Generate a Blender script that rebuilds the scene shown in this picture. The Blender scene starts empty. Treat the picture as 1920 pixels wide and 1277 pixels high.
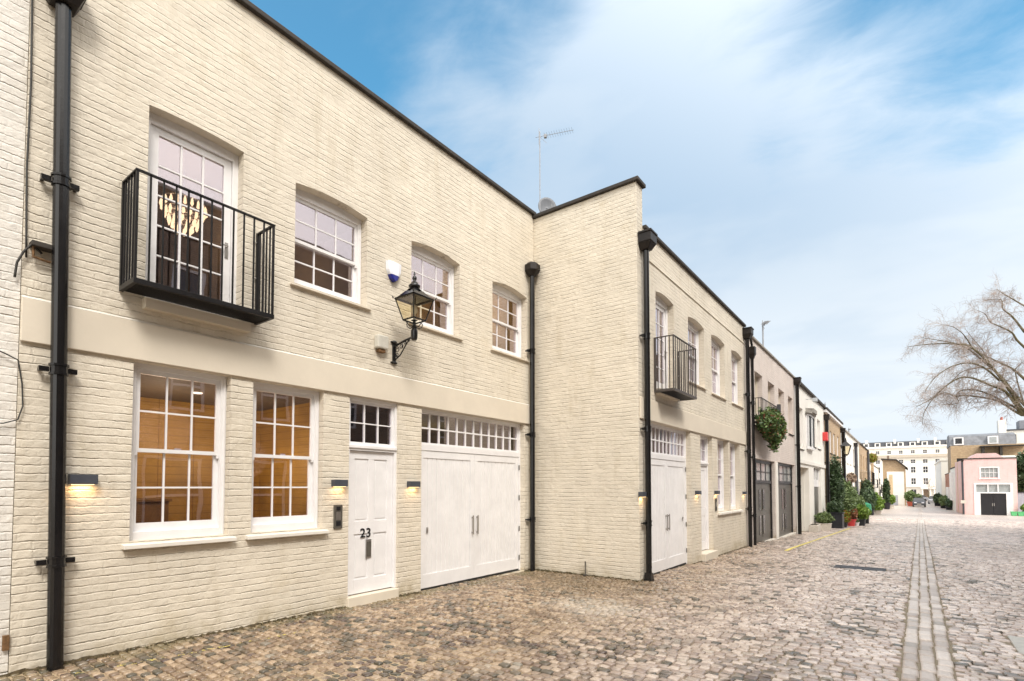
import bpy, math, random
import numpy as np
from mathutils import Vector, Matrix

rnd = random.Random(7)
R = math.radians
scene = bpy.context.scene
COL = scene.collection

# ------------------------------------------------------------------ camera
FPX, PITCH, YAW = 983.0, R(2.0), R(37.0)
cam_data = bpy.data.cameras.new("camera")
cam = bpy.data.objects.new("camera", cam_data)
COL.objects.link(cam)
cam.location = (0, 0, 1.6)
cam.rotation_euler = (R(90) + PITCH, 0, YAW)
cam_data.sensor_width = 36.0
cam_data.lens = 36.0 * FPX / 1920.0
cam_data.shift_y = (912 - FPX * math.tan(PITCH) - 638.5) / 1920.0
cam_data.clip_start = 0.05
cam_data.clip_end = 2000
scene.camera = cam

# ------------------------------------------------------------------ light
SUN_EL, SUN_AZ = R(48), R(122)      # azimuth measured from +Y towards +X
sun_dir = Vector((math.sin(SUN_AZ) * math.cos(SUN_EL), math.cos(SUN_AZ) * math.cos(SUN_EL), math.sin(SUN_EL)))
sl = bpy.data.lights.new("sun", 'SUN')
sl.energy = 1.5
sl.angle = R(16)
sl.color = (1.0, 0.95, 0.88)
sun = bpy.data.objects.new("sun", sl)
COL.objects.link(sun)
sun.location = (20, -20, 30)
sun.rotation_euler = (-sun_dir).to_track_quat('-Z', 'Y').to_euler()

vs = scene.view_settings
vs.view_transform = 'Standard'
vs.look = 'None'
vs.exposure = 0.88
vs.gamma = 1.0
vs.use_curve_mapping = False


class NT:
    """small helper to write node trees"""
    def __init__(self, tree):
        self.t = tree
        self.n = tree.nodes
        self.n.clear()

    def node(self, kind, **kw):
        nd = self.n.new(kind)
        for k, v in kw.items():
            if k.startswith('i_'):
                key = k[2:].replace('_', ' ')
                self.set(nd.inputs[key], v)
            else:
                setattr(nd, k, v)
        return nd

    def set(self, sock, v):
        if isinstance(v, bpy.types.NodeSocket):
            self.t.links.new(v, sock)
        elif isinstance(v, tuple) and sock.type == 'RGBA' and len(v) == 3:
            sock.default_value = (*v, 1)
        else:
            sock.default_value = v

    def math(self, op, a, b=None, c=None, clamp=False):
        nd = self.n.new('ShaderNodeMath')
        nd.operation = op
        nd.use_clamp = clamp
        self.set(nd.inputs[0], a)
        if b is not None:
            self.set(nd.inputs[1], b)
        if c is not None:
            self.set(nd.inputs[2], c)
        return nd.outputs[0]

    def mix(self, fac, a, b, blend='MIX'):
        nd = self.n.new('ShaderNodeMix')
        nd.data_type = 'RGBA'
        nd.blend_type = blend
        self.set(nd.inputs[0], fac)
        self.set(nd.inputs[6], a)
        self.set(nd.inputs[7], b)
        return nd.outputs[2]

    def smooth(self, v, a, b, lo=0.0, hi=1.0):
        nd = self.n.new('ShaderNodeMapRange')
        nd.interpolation_type = 'SMOOTHSTEP'
        self.set(nd.inputs[0], v)
        self.set(nd.inputs[1], a)
        self.set(nd.inputs[2], b)
        self.set(nd.inputs[3], lo)
        self.set(nd.inputs[4], hi)
        return nd.outputs[0]

    def noise(self, vec, scale, detail=3, rough=0.5, dist=0.0, out=0):
        nd = self.n.new('ShaderNodeTexNoise')
        if vec is not None:
            self.set(nd.inputs['Vector'], vec)
        nd.inputs['Scale'].default_value = scale
        nd.inputs['Detail'].default_value = detail
        nd.inputs['Roughness'].default_value = rough
        nd.inputs['Distortion'].default_value = dist
        return nd.outputs[out]

    def sep(self, v):
        nd = self.n.new('ShaderNodeSeparateXYZ')
        self.set(nd.inputs[0], v)
        return nd.outputs

    def comb(self, x, y, z):
        nd = self.n.new('ShaderNodeCombineXYZ')
        self.set(nd.inputs[0], x)
        self.set(nd.inputs[1], y)
        self.set(nd.inputs[2], z)
        return nd.outputs[0]

    def link(self, a, b):
        self.t.links.new(a, b)


# ------------------------------------------------------------------ world / sky
def pixdir(u, v):
    """direction in the sky (world space)"""
    x, z = (u - 960) / FPX, (912 - v) / FPX
    d = Vector((-math.sin(YAW) + x * math.cos(YAW), math.cos(YAW) + x * math.sin(YAW), z))
    return d.normalized()


world = bpy.data.worlds.new("World")
scene.world = world
world.use_nodes = True
w = NT(world.node_tree)
tc = w.node('ShaderNodeTexCoord')
D = tc.outputs['Generated']
dx, dy, dz = w.sep(D)
sky = w.node('ShaderNodeTexSky', sky_type='NISHITA', sun_disc=False)
sky.sun_elevation = SUN_EL
sky.sun_rotation = SUN_AZ
sky.air_density = 1.0
sky.dust_density = 0.6
sky.ozone_density = 2.0
elev = w.math('MAXIMUM', dz, 0.0)


def dotd(c):
    nd = w.node('ShaderNodeVectorMath', operation='DOT_PRODUCT')
    w.link(D, nd.inputs[0])
    nd.inputs[1].default_value = c
    return nd.outputs['Value']


def lobe(u, v, rad, amp):
    c = math.cos(R(rad))
    return w.smooth(dotd(pixdir(u, v)), c, 1.0, 0.0, amp)


# clouds live on a high flat layer: project the direction on it
inv = w.math('DIVIDE', 1.0, w.math('ADD', elev, 0.22))
cx, cy = w.math('MULTIPLY', dx, inv), w.math('MULTIPLY', dy, inv)
# streaks drawn out along one direction
a = R(9)
sx = w.math('ADD', w.math('MULTIPLY', cx, math.cos(a)), w.math('MULTIPLY', cy, math.sin(a)))
sy = w.math('SUBTRACT', w.math('MULTIPLY', cy, math.cos(a)), w.math('MULTIPLY', cx, math.sin(a)))
cvec = w.comb(w.math('MULTIPLY', sx, 0.95), w.math('MULTIPLY', sy, 1.6), 0.3)
n1 = w.noise(cvec, 1.9, 7, 0.56, 0.5)
n2 = w.noise(cvec, 5.5, 8, 0.6, 0.5)
cov = w.math('ADD', w.math('MULTIPLY', n1, 1.35), w.math('MULTIPLY', n2, 0.72))
cov = w.math('ADD', cov, w.smooth(elev, 0.58, 0.06, -0.50, 1.45))
for (u, v, rad, amp) in [(1040, 230, 20, .34), (1310, 70, 12, .26), (1250, 480, 24, .35), (1750, 400, 14, .30), (1300, 300, 20, .30), (1640, 195, 8, .26),
                         (830, 195, 6, .22), (1880, 330, 10, .20), (1500, 380, 12, .15),
                         (640, 40, 16, -.22), (1560, 270, 10, -.12), (1800, 130, 15, -.22), (1740, 290, 8, -.12),
                         (960, 10, 7, -.15)]:
    cov = w.math('ADD', cov, lobe(u, v, rad, amp))
# added bright glow round the sun, out of view, to light the house fronts
glow = w.smooth(dotd(sun_dir), -0.2, 1.0, 0.0, 1.0)
cov = w.math('ADD', cov, w.math('MULTIPLY', glow, 1.2))
mask = w.smooth(cov, 0.42, 1.50, 0.06, 1.0)
blue = w.mix(1.0, sky.outputs[0], (0.50, 1.17, 1.16), 'MULTIPLY')
wh = w.math('ADD', w.smooth(elev, 0.10, 0.56), w.smooth(w.noise(cvec, 1.7, 4, .5, .3), .62, .40, -.12, .14), clamp=True)
CLK = 4.7
cloudc = w.mix(wh, (0.85 * CLK, 0.925 * CLK, 0.99 * CLK), (0.48 * CLK, 0.64 * CLK, 0.82 * CLK))
cloudc = w.mix(glow, cloudc, (2.6 * CLK, 2.5 * CLK, 2.35 * CLK))
skyc = w.mix(mask, blue, cloudc)
bg = w.node('ShaderNodeBackground', i_Strength=0.12)
w.link(skyc, bg.inputs['Color'])
wo = w.node('ShaderNodeOutputWorld')
w.link(bg.outputs[0], wo.inputs[0])

# ------------------------------------------------------------------ materials
MATS = {}


def newmat(name):
    m = bpy.data.materials.new(name)
    m.use_nodes = True
    MATS[name] = m
    return m, NT(m.node_tree)


def finish(t, **kw):
    p = t.node('ShaderNodeBsdfPrincipled')
    for k, v in kw.items():
        t.set(p.inputs[k], v)
    o = t.node('ShaderNodeOutputMaterial')
    t.link(p.outputs[0], o.inputs[0])
    return p


def objco(t):
    return t.node('ShaderNodeTexCoord').outputs['Object']


def bump(t, h, dist, strength=1.0, normal=None):
    b = t.node('ShaderNodeBump')
    b.inputs['Strength'].default_value = strength
    b.inputs['Distance'].default_value = dist
    t.link(h, b.inputs['Height'])
    if normal is not None:
        t.link(normal, b.inputs['Normal'])
    return b.outputs[0]


def brick_mat(name, base, var=0.06, dirt=(0.16, 0.12, 0.07), dirt_shade_amt=0.6, relief=0.0065, brickvar=None, rough=0.62,
              row=0.075, length=0.225, mortar=None, lumps=1.0, patch=None):
    m, t = newmat(name)
    co = objco(t)
    x, y, z = t.sep(co)
    u = t.math('ADD', x, y)
    dn = t.noise(co, 5.0, 3, 0.6)
    dn2 = t.noise(co, 26.0, 2, 0.5)
    off = t.math('ADD', t.math('MULTIPLY', t.math('SUBTRACT', dn, 0.5), 0.030),
                 t.math('MULTIPLY', t.math('SUBTRACT', dn2, 0.5), 0.016))
    zz = t.math('DIVIDE', t.math('ADD', z, off), row)
    rowi = t.math('FLOOR', zz)
    fz = t.math('FRACT', zz)
    wn = t.node('ShaderNodeTexWhiteNoise', noise_dimensions='1D')
    t.link(rowi, wn.inputs['W'])
    uu = t.math('ADD', t.math('DIVIDE', t.math('ADD', u, off), length), t.math('MULTIPLY', wn.outputs['Value'], 3.0))
    bi = t.math('FLOOR', uu)
    fu = t.math('FRACT', uu)
    # joint masks
    ez = t.math('MINIMUM', fz, t.math('SUBTRACT', 1.0, fz))
    eu = t.math('MINIMUM', fu, t.math('SUBTRACT', 1.0, fu))
    hz = t.smooth(ez, 0.0, 0.14)
    hu = t.math('ADD', t.smooth(eu, 0.01, 0.05, 0.0, 0.3), 0.7)
    face = t.math('MULTIPLY', hz, hu)
    wn2 = t.node('ShaderNodeTexWhiteNoise', noise_dimensions='2D')
    t.link(t.comb(bi, rowi, 0.0), wn2.inputs['Vector'])
    per = wn2.outputs['Value']
    big = t.noise(co, 0.9, 4, 0.6)
    fine = t.noise(co, 75.0, 4, 0.7)
    med = t.noise(co, 14.0, 4, 0.6)
    wear = t.noise(co, 3.1, 4, 0.65)
    blot = t.noise(co, 1.3, 6, 0.72)
    chip = t.noise(co, 23.0, 3, 0.6)
    h = t.math('ADD', t.math('MULTIPLY', face, t.smooth(t.math('ADD', t.math('MULTIPLY', wear, .6), t.math('MULTIPLY', dn, .4)), .36, .62, .15, 1.25)), t.math('MULTIPLY', per, 0.22))
    h = t.math('ADD', h, t.math('MULTIPLY', med, 1.2 * lumps))
    h = t.math('ADD', h, t.math('MULTIPLY', fine, 0.35))
    if brickvar:
        c = t.mix(per, brickvar[0], brickvar[1])
        c = t.mix(t.smooth(med, .3, .75), c, base)
        c = t.mix(face, mortar or (.42, .38, .32), c)
    else:
        lo = tuple(k * (1 - var) for k in base)
        hi = tuple(min(1, k * (1 + var)) for k in base)
        c = t.mix(t.smooth(big, 0.3, 0.7), lo, hi)
        c = t.mix(t.math('MULTIPLY', per, 0.35), c, tuple(k * 0.86 for k in base))
    # dirt and painted shade under the brick edges at the joints, in patches
    jm = t.smooth(fz, 0.0, 0.16, 1.0, 0.0)
    dm = t.math('MULTIPLY', jm, t.smooth(t.math('ADD', t.math('MULTIPLY', wear, .7), t.math('MULTIPLY', med, .3)), 0.47, 0.60, 0.0, dirt_shade_amt))
    c = t.mix(dm, c, dirt)
    stn = t.noise(t.comb(t.math('MULTIPLY', u, 5.0), t.math('MULTIPLY', z, .7), 0.0), 1.0, 4, .6)
    c = t.mix(t.smooth(stn, .50, .78, 0, .55), c, tuple(k * q_ for k, q_ in zip(base, (.78, .75, .68))))
    if not brickvar:
        c = t.mix(t.smooth(blot, .55, .72, 0, .45), c, tuple(k * q_ for k, q_ in zip(base, (.84, .80, .70))))
        c = t.mix(t.smooth(blot, .42, .28, 0, .35), c, tuple(min(1, k * q_) for k, q_ in zip(base, (1.08, 1.08, 1.12))))
        c = t.mix(t.math('MULTIPLY', t.smooth(chip, .70, .74), t.smooth(wear, .5, .6)), c, (.30, .22, .13))
        sl_ = t.smooth(t.math('ADD', z, t.math('MULTIPLY', wear, .5)), .20, .48, .75, 0.0)
        c = t.mix(t.math('MULTIPLY', sl_, t.smooth(blot, .40, .60)), c, tuple(k * q_ for k, q_ in zip(base, (.55, .50, .38))))
    if patch:
        c = t.mix(t.smooth(t.noise(co, 1.9, 5, .7), .56, .66, 0, .8), c, patch)
    finish(t, **{'Base Color': c, 'Roughness': rough, 'Normal': bump(t, h, relief, 1.0)})
    return m


def plain_mat(name, base, rough=0.5, var=0.08, metallic=0.0, nscale=6.0, bumpd=0.0, bscale=30.0, coat=0.0, dirt=None, spec=0.5):
    m, t = newmat(name)
    co = objco(t)
    n = t.noise(co, nscale, 5, 0.6)
    c = t.mix(t.smooth(n, 0.25, 0.75), tuple(k * (1 - var) for k in base), tuple(min(1, k * (1 + var)) for k in base))
    if dirt:
        c = t.mix(t.smooth(t.noise(co, nscale * .6, 6, .7), .5, .75, 0, .7), c, dirt)
    kw = {'Base Color': c, 'Roughness': t.math('ADD', rough - 0.06, t.math('MULTIPLY', n, 0.12)), 'Metallic': metallic,
          'Coat Weight': coat, 'Specular IOR Level': spec}
    if bumpd:
        kw['Normal'] = bump(t, t.noise(co, bscale, 4, 0.6), bumpd)
    finish(t, **kw)
    return m


CREAM = (0.68, 0.615, 0.508)
brick_mat('cream_brick', CREAM, dirt_shade_amt=0.75)
brick_mat('white_brick', (0.72, 0.685, 0.63), dirt_shade_amt=0.8, patch=None)
brick_mat('lilac_brick', (0.66, 0.58, 0.53), dirt_shade_amt=0.5, patch=(.70, .63, .585))
brick_mat('brown_brick', (0.42, 0.29, 0.16), brickvar=((.30, .19, .10), (.52, .37, .21)), dirt_shade_amt=.3)
brick_mat('dark_brick', (0.20, 0.13, 0.08), brickvar=((.13, .08, .05), (.28, .18, .11)), dirt_shade_amt=.3)
brick_mat('red_brick', (0.36, 0.12, 0.07), brickvar=((.28, .08, .05), (.42, .16, .09)), dirt_shade_amt=.3)
brick_mat('pink_brick', (0.78, 0.53, 0.51), dirt_shade_amt=0.3, relief=.004)
plain_mat('cream_render', (0.675, 0.605, 0.498), 0.6, 0.05, nscale=1.5, bumpd=.002, bscale=12)
plain_mat('white_render', (0.80, 0.775, 0.72), 0.6, 0.05, nscale=1.0, bumpd=.002, bscale=12)
plain_mat('stucco', (0.82, 0.79, 0.72), 0.6, 0.05, nscale=.4)
plain_mat('tan_stone', (0.50, 0.44, 0.36), 0.7, 0.1)
plain_mat('tan_render', (0.55, 0.42, 0.26), 0.7, 0.15, nscale=2)
plain_mat('white_paint', (0.78, 0.765, 0.765), 0.38, 0.05, nscale=4.0, bumpd=.0014, bscale=50)
plain_mat('sill_paint', (0.72, 0.68, 0.61), 0.5, 0.04, nscale=3.0, bumpd=.001)
plain_mat('black_iron', (0.006, 0.0055, 0.006), 0.22, 0.3, spec=.5, bumpd=.0006, bscale=40)
plain_mat('hopper_iron', (0.016, 0.012, 0.010), 0.42, 0.3, spec=.3, bumpd=.001, bscale=30)
plain_mat('rail_iron', (0.009, 0.008, 0.0085), 0.4, 0.3, spec=.3)
plain_mat('pale_rail_iron', (0.07, 0.058, 0.052), 0.38, 0.2)
plain_mat('coping', (0.035, 0.028, 0.022), 0.75, 0.35, nscale=9, bumpd=.004, bscale=15)
plain_mat('grey_coping', (0.30, 0.28, 0.25), 0.8, 0.2, nscale=5)
plain_mat('lead', (0.20, 0.21, 0.24), 0.6, 0.2, nscale=3)
plain_mat('slate', (0.05, 0.052, 0.06), 0.6, 0.25, nscale=2)
plain_mat('pale_slate', (0.17, 0.175, 0.19), 0.6, 0.3, nscale=2)
plain_mat('roof_felt', (0.12, 0.12, 0.12), 0.9, 0.2)
plain_mat('graphite', (0.055, 0.06, 0.075), 0.45, 0.15)
plain_mat('steel', (0.42, 0.40, 0.38), 0.32, 0.1, metallic=0.9)
plain_mat('dark_steel', (0.16, 0.15, 0.13), 0.4, 0.2, metallic=0.6)
plain_mat('mast_grey', (0.32, 0.33, 0.35), 0.5, 0.1)
plain_mat('dish_grey', (0.17, 0.18, 0.20), 0.55, 0.2)
plain_mat('galvanised', (0.52, 0.54, 0.56), 0.45, 0.1, metallic=0.5)
plain_mat('alarm_white', (0.80, 0.82, 0.88), 0.3, 0.02)
plain_mat('alarm_blue', (0.015, 0.02, 0.22), 0.3, 0.05)
plain_mat('plastic_grey', (0.56, 0.54, 0.48), 0.5, 0.08, nscale=20)
plain_mat('number_black', (0.01, 0.01, 0.012), 0.4, 0.1)
plain_mat('cable', (0.03, 0.028, 0.025), 0.6, 0.2)
plain_mat('door_grey', (0.075, 0.066, 0.052), 0.34, 0.15, nscale=2)
plain_mat('door_black', (0.012, 0.011, 0.014), 0.35, 0.2)
plain_mat('granite', (0.50, 0.48, 0.44), 0.5, 0.12, nscale=12, bumpd=.003)
plain_mat('terracotta', (0.42, 0.10, 0.06), 0.6, 0.15)
plain_mat('planter_black', (0.015, 0.017, 0.022), 0.4, 0.2)
plain_mat('planter_stone', (0.62, 0.57, 0.50), 0.7, 0.15, nscale=15)
plain_mat('soil', (0.05, 0.035, 0.022), 0.95, 0.3)
plain_mat('bin_green', (0.02, 0.26, 0.12), 0.4, 0.1)
plain_mat('crate_green', (0.12, 0.50, 0.20), 0.4, 0.1)
plain_mat('red_enamel', (0.62, 0.05, 0.05), 0.4, 0.1)
plain_mat('interior_cream', (0.34, 0.27, 0.18), 0.7, 0.05)
plain_mat('interior_gold', (0.46, 0.33, 0.13), 0.7, 0.1)
plain_mat('interior_olive', (0.20, 0.17, 0.08), 0.7, 0.2)
plain_mat('interior_dark', (0.10, 0.075, 0.05), 0.7, 0.1)
plain_mat('brass', (0.55, 0.36, 0.10), 0.3, 0.1, metallic=.8)
plain_mat('wood_dark', (0.20, 0.105, 0.03), 0.5, 0.25, nscale=9)
plain_mat('rubber', (0.02, 0.02, 0.02), 0.8, 0.1)
plain_mat('silver_car', (0.55, 0.54, 0.56), 0.3, 0.03, metallic=0.4, coat=.5)
plain_mat('dark_car', (0.06, 0.065, 0.08), 0.3, 0.03, metallic=0.4, coat=.5)
plain_mat('grey_boarding', (0.36, 0.37, 0.42), 0.6, 0.1)
plain_mat('rust', (0.16, 0.085, 0.035), 0.85, 0.4, nscale=30, bumpd=.004)
plain_mat('frame_black', (0.015, 0.014, 0.016), 0.4, 0.1)


def emis_mat(name, col, strength):
    m, t = newmat(name)
    e = t.node('ShaderNodeEmission', i_Strength=strength)
    e.inputs['Color'].default_value = (*col, 1)
    o = t.node('ShaderNodeOutputMaterial')
    t.link(e.outputs[0], o.inputs[0])


emis_mat('lamp_warm', (1.0, 0.66, 0.32), 2.0)
emis_mat('downlight', (1.0, 0.80, 0.55), 2.0)
emis_mat('chandelier_glow', (1.0, 0.72, 0.40), 1.6)


def wood_mat():
    m, t = newmat('wood_panel')
    co = objco(t)
    x, y, z = t.sep(co)
    g = t.noise(t.comb(t.math('MULTIPLY', x, 3.0), y, t.math('MULTIPLY', z, 40.0)), 1.0, 4, .6)
    fz = t.math('FRACT', t.math('MULTIPLY', z, 9.0))
    c = t.mix(g, (0.36, 0.20, 0.035), (0.54, 0.33, 0.07))
    c = t.mix(t.smooth(fz, 0.0, 0.12, .75, 0.0), c, (0.13, 0.05, 0.01))
    c = t.mix(t.smooth(t.noise(co, .9, 3, .6), .4, .65, 0, .55), c, (0.17, 0.085, 0.025))
    fx = t.math('FRACT', t.math('MULTIPLY', x, 2.2))
    c = t.mix(t.smooth(fx, 0.0, 0.035, .85, 0.0), c, (0.15, 0.05, 0.01))
    finish(t, **{'Base Color': c, 'Roughness': .45})


wood_mat()


def glass_mat(name, tint=(0.86, 0.84, 0.88), refl=0.10, k=1.3):
    m, t = newmat(name)
    co = objco(t)
    nrm = bump(t, t.noise(co, 2.0, 1, .5), 0.0016)
    fr = t.node('ShaderNodeFresnel', i_IOR=1.5)
    t.link(nrm, fr.inputs['Normal'])
    # thin pane: the far face of the pane must not act as total internal reflection
    bf = t.node('ShaderNodeNewGeometry').outputs['Backfacing']
    t.link(t.math('ADD', 1.5, t.math('MULTIPLY', bf, -.8333)), fr.inputs['IOR'])
    fac = t.math('ADD', refl, t.math('MULTIPLY', fr.outputs[0], k), clamp=True)
    tr = t.node('ShaderNodeBsdfTransparent')
    tr.inputs['Color'].default_value = (*tint, 1)
    gl = t.node('ShaderNodeBsdfGlossy', i_Roughness=0.015)
    gl.inputs['Color'].default_value = (1.0, .93, .97, 1)
    t.link(nrm, gl.inputs['Normal'])
    mx = t.node('ShaderNodeMixShader')
    t.link(fac, mx.inputs[0])
    t.link(tr.outputs[0], mx.inputs[1])
    t.link(gl.outputs[0], mx.inputs[2])
    o = t.node('ShaderNodeOutputMaterial')
    t.link(mx.outputs[0], o.inputs[0])


glass_mat('glass', refl=.14, k=1.6)
glass_mat('glass_low', refl=.06, k=1.3)
glass_mat('lantern_glass', tint=(.93, .88, .74), refl=.03, k=.6)
plain_mat('dark_glass', (0.025, 0.026, 0.03), 0.12, 0.3, spec=0.9)
plain_mat('shaded_glass', (0.34, 0.36, 0.36), 0.15, 0.15, spec=0.9)
plain_mat('olive_glass', (0.12, 0.11, 0.06), 0.12, 0.4, spec=0.8)


def leaf_mat(name, a, b, c3=None):
    m, t = newmat(name)
    g = t.node('ShaderNodeNewGeometry')
    r = g.outputs['Random Per Island']
    c = t.mix(r, a, b)
    if c3:
        c = t.mix(t.smooth(r, .86, .9), c, c3)
    p = finish(t, **{'Base Color': c, 'Roughness': .5, 'Subsurface Weight': 0.0})


leaf_mat('leaf_mid', (.06, .11, .03), (.24, .31, .12))
leaf_mat('leaf_dark', (.02, .045, .018), (.08, .13, .05))
leaf_mat('leaf_lime', (.10, .19, .02), (.26, .38, .06))
leaf_mat('leaf_ivy', (.02, .055, .01), (.15, .23, .06), (.30, .13, .08))
leaf_mat('leaf_yellow', (.30, .28, .03), (.12, .16, .03), (.5, .05, .04))
leaf_mat('leaf_russet', (.28, .09, .05), (.36, .20, .09))
leaf_mat('weed', (.05, .055, .02), (.16, .12, .05))
leaf_mat('twig_hedge', (.20, .13, .09), (.30, .22, .15))


def bark_mat():
    m, t = newmat('bark')
    co = objco(t)
    n = t.noise(co, 1.2, 5, .65)
    c = t.mix(t.smooth(n, .35, .65), (.06, .052, .02), (.15, .12, .065))
    finish(t, **{'Base Color': c, 'Roughness': .85})
    m, t = newmat('twig')
    co = objco(t)
    n = t.noise(co, .8, 3, .65)
    c = t.mix(t.smooth(n, .35, .65), (.28, .23, .20), (.42, .35, .31))
    finish(t, **{'Base Color': c, 'Roughness': .85})


bark_mat()

# ------------------------------------------------------------------ mesh helpers


class MB:
    def __init__(self, ox=0.0, oy=0.0, oz=0.0):
        self.o = (ox, oy, oz)
        self.v, self.f = [], []

    def add(self, vs, fs):
        n = len(self.v)
        ox, oy, oz = self.o
        self.v += [(x - ox, y - oy, z - oz) for x, y, z in vs]
        self.f += [tuple(n + i for i in f) for f in fs]
        return self

    def box(self, x0, x1, y0, y1, z0, z1):
        if x0 > x1: x0, x1 = x1, x0
        if y0 > y1: y0, y1 = y1, y0
        if z0 > z1: z0, z1 = z1, z0
        return self.add([(x0, y0, z0), (x1, y0, z0), (x1, y1, z0), (x0, y1, z0), (x0, y0, z1), (x1, y0, z1), (x1, y1, z1), (x0, y1, z1)],
                        [(0, 3, 2, 1), (4, 5, 6, 7), (0, 1, 5, 4), (1, 2, 6, 5), (2, 3, 7, 6), (3, 0, 4, 7)])

    def prism(self, poly, a0, a1, axis='y'):
        """poly: list of 2-D points (the other two axes in x,y,z order), extruded a0..a1"""
        n = len(poly)

        def P(p, a):
            if axis == 'y': return (p[0], a, p[1])
            if axis == 'x': return (a, p[0], p[1])
            return (p[0], p[1], a)
        vs = [P(p, a0) for p in poly] + [P(p, a1) for p in poly]
        fs = [tuple(range(n)), tuple(range(2 * n - 1, n - 1, -1))]
        fs += [((i + 1) % n, i, n + i, n + (i + 1) % n) for i in range(n)]
        return self.add(vs, fs)

    def frustum(self, c, r0, r1, z0, z1, n=4, rot=math.pi / 4, cap=True):
        vs = [(c[0] + r0 * math.cos(rot + 2 * math.pi * i / n), c[1] + r0 * math.sin(rot + 2 * math.pi * i / n), z0) for i in range(n)]
        vs += [(c[0] + r1 * math.cos(rot + 2 * math.pi * i / n), c[1] + r1 * math.sin(rot + 2 * math.pi * i / n), z1) for i in range(n)]
        fs = [(i, (i + 1) % n, n + (i + 1) % n, n + i) for i in range(n)]
        if cap:
            fs += [tuple(range(n - 1, -1, -1)), tuple(range(n, 2 * n))]
        return self.add(vs, fs)

    def lathe(self, prof, c=(0, 0), n=16):
        vs, fs = [], []
        for r, z in prof:
            for i in range(n):
                a_ = 2 * math.pi * i / n
                vs.append((c[0] + r * math.cos(a_), c[1] + r * math.sin(a_), z))
        for k in range(len(prof) - 1):
            for i in range(n):
                j = (i + 1) % n
                fs.append((k * n + i, k * n + j, (k + 1) * n + j, (k + 1) * n + i))
        fs.append(tuple(range(n - 1, -1, -1)))
        m = (len(prof) - 1) * n
        fs.append(tuple(range(m, m + n)))
        return self.add(vs, fs)

    def tube(self, pts, r, n=8, cap=True):
        pts = [Vector(p) for p in pts]
        rs = r if isinstance(r, (list, tuple)) else [r] * len(pts)
        vs, fs = [], []
        up = Vector((0, 0, 1))
        prev = None
        for i, p in enumerate(pts):
            d = (pts[min(i + 1, len(pts) - 1)] - pts[max(i - 1, 0)])
            if d.length < 1e-9: d = Vector((0, 0, 1))
            d.normalize()
            if prev is None:
                q = up if abs(d.z) < .95 else Vector((1, 0, 0))
                a_ = d.cross(q).normalized()
            else:
                a_ = (prev - d * prev.dot(d))
                a_ = a_.normalized() if a_.length > 1e-6 else d.orthogonal().normalized()
            prev = a_
            b_ = d.cross(a_)
            for k in range(n):
                t_ = 2 * math.pi * k / n
                vs.append(tuple(p + (a_ * math.cos(t_) + b_ * math.sin(t_)) * rs[i]))
        for i in range(len(pts) - 1):
            for k in range(n):
                j = (k + 1) % n
                fs.append((i * n + k, i * n + j, (i + 1) * n + j, (i + 1) * n + k))
        if cap:
            fs.append(tuple(range(n - 1, -1, -1)))
            m = (len(pts) - 1) * n
            fs.append(tuple(range(m, m + n)))
        return self.add(vs, fs)

    def sphere(self, c, r, n=8, m=5, sz=1.0):
        prof = [(max(r * math.sin(math.pi * k / m), 1e-4), c[2] - r * sz * math.cos(math.pi * k / m)) for k in range(m + 1)]
        return self.lathe(prof, (c[0], c[1]), n)

    def build(self, name, mat, parent=None, bevel=0.0, smooth=False, label=None):
        me = bpy.data.meshes.new(name)
        me.from_pydata(self.v, [], self.f)
        me.validate()
        me.materials.append(MATS[mat])
        if smooth:
            me.polygons.foreach_set('use_smooth', [True] * len(me.polygons))
        me.update()
        o = bpy.data.objects.new(name, me)
        COL.objects.link(o)
        if parent is not None:
            o.parent = parent
        if bevel:
            bm_ = o.modifiers.new('bevel', 'BEVEL')
            bm_.width = bevel
            bm_.segments = 2
            bm_.limit_method = 'ANGLE'
        if label:
            o['label'] = label
        return o


def tag(o, label=None, cat=None, group=None, kind=None):
    if label: o['label'] = label
    if cat: o['category'] = cat
    if group: o['group'] = group
    if kind: o['kind'] = kind
    return o


def thing(name, label, cat, loc, rz=0.0, group=None):
    o = bpy.data.objects.new(name, None)
    o.empty_display_size = 0.3
    COL.objects.link(o)
    o.location = loc
    o.rotation_euler = (0, 0, rz)
    return tag(o, label, cat, group)


GP = [(-30, .35), (0, 0), (17, -.2), (36, -.8), (75, -1.45), (170, -1.9), (400, -2.0)]


def gz(y):
    for (a0, b0), (a1, b1) in zip(GP, GP[1:]):
        if y <= a1:
            return b0 + (b1 - b0) * (y - a0) / (a1 - a0)
    return GP[-1][1]


# ------------------------------------------------------------------ building kit
# local frame of every building: x along the facade, y inwards, z up


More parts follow.
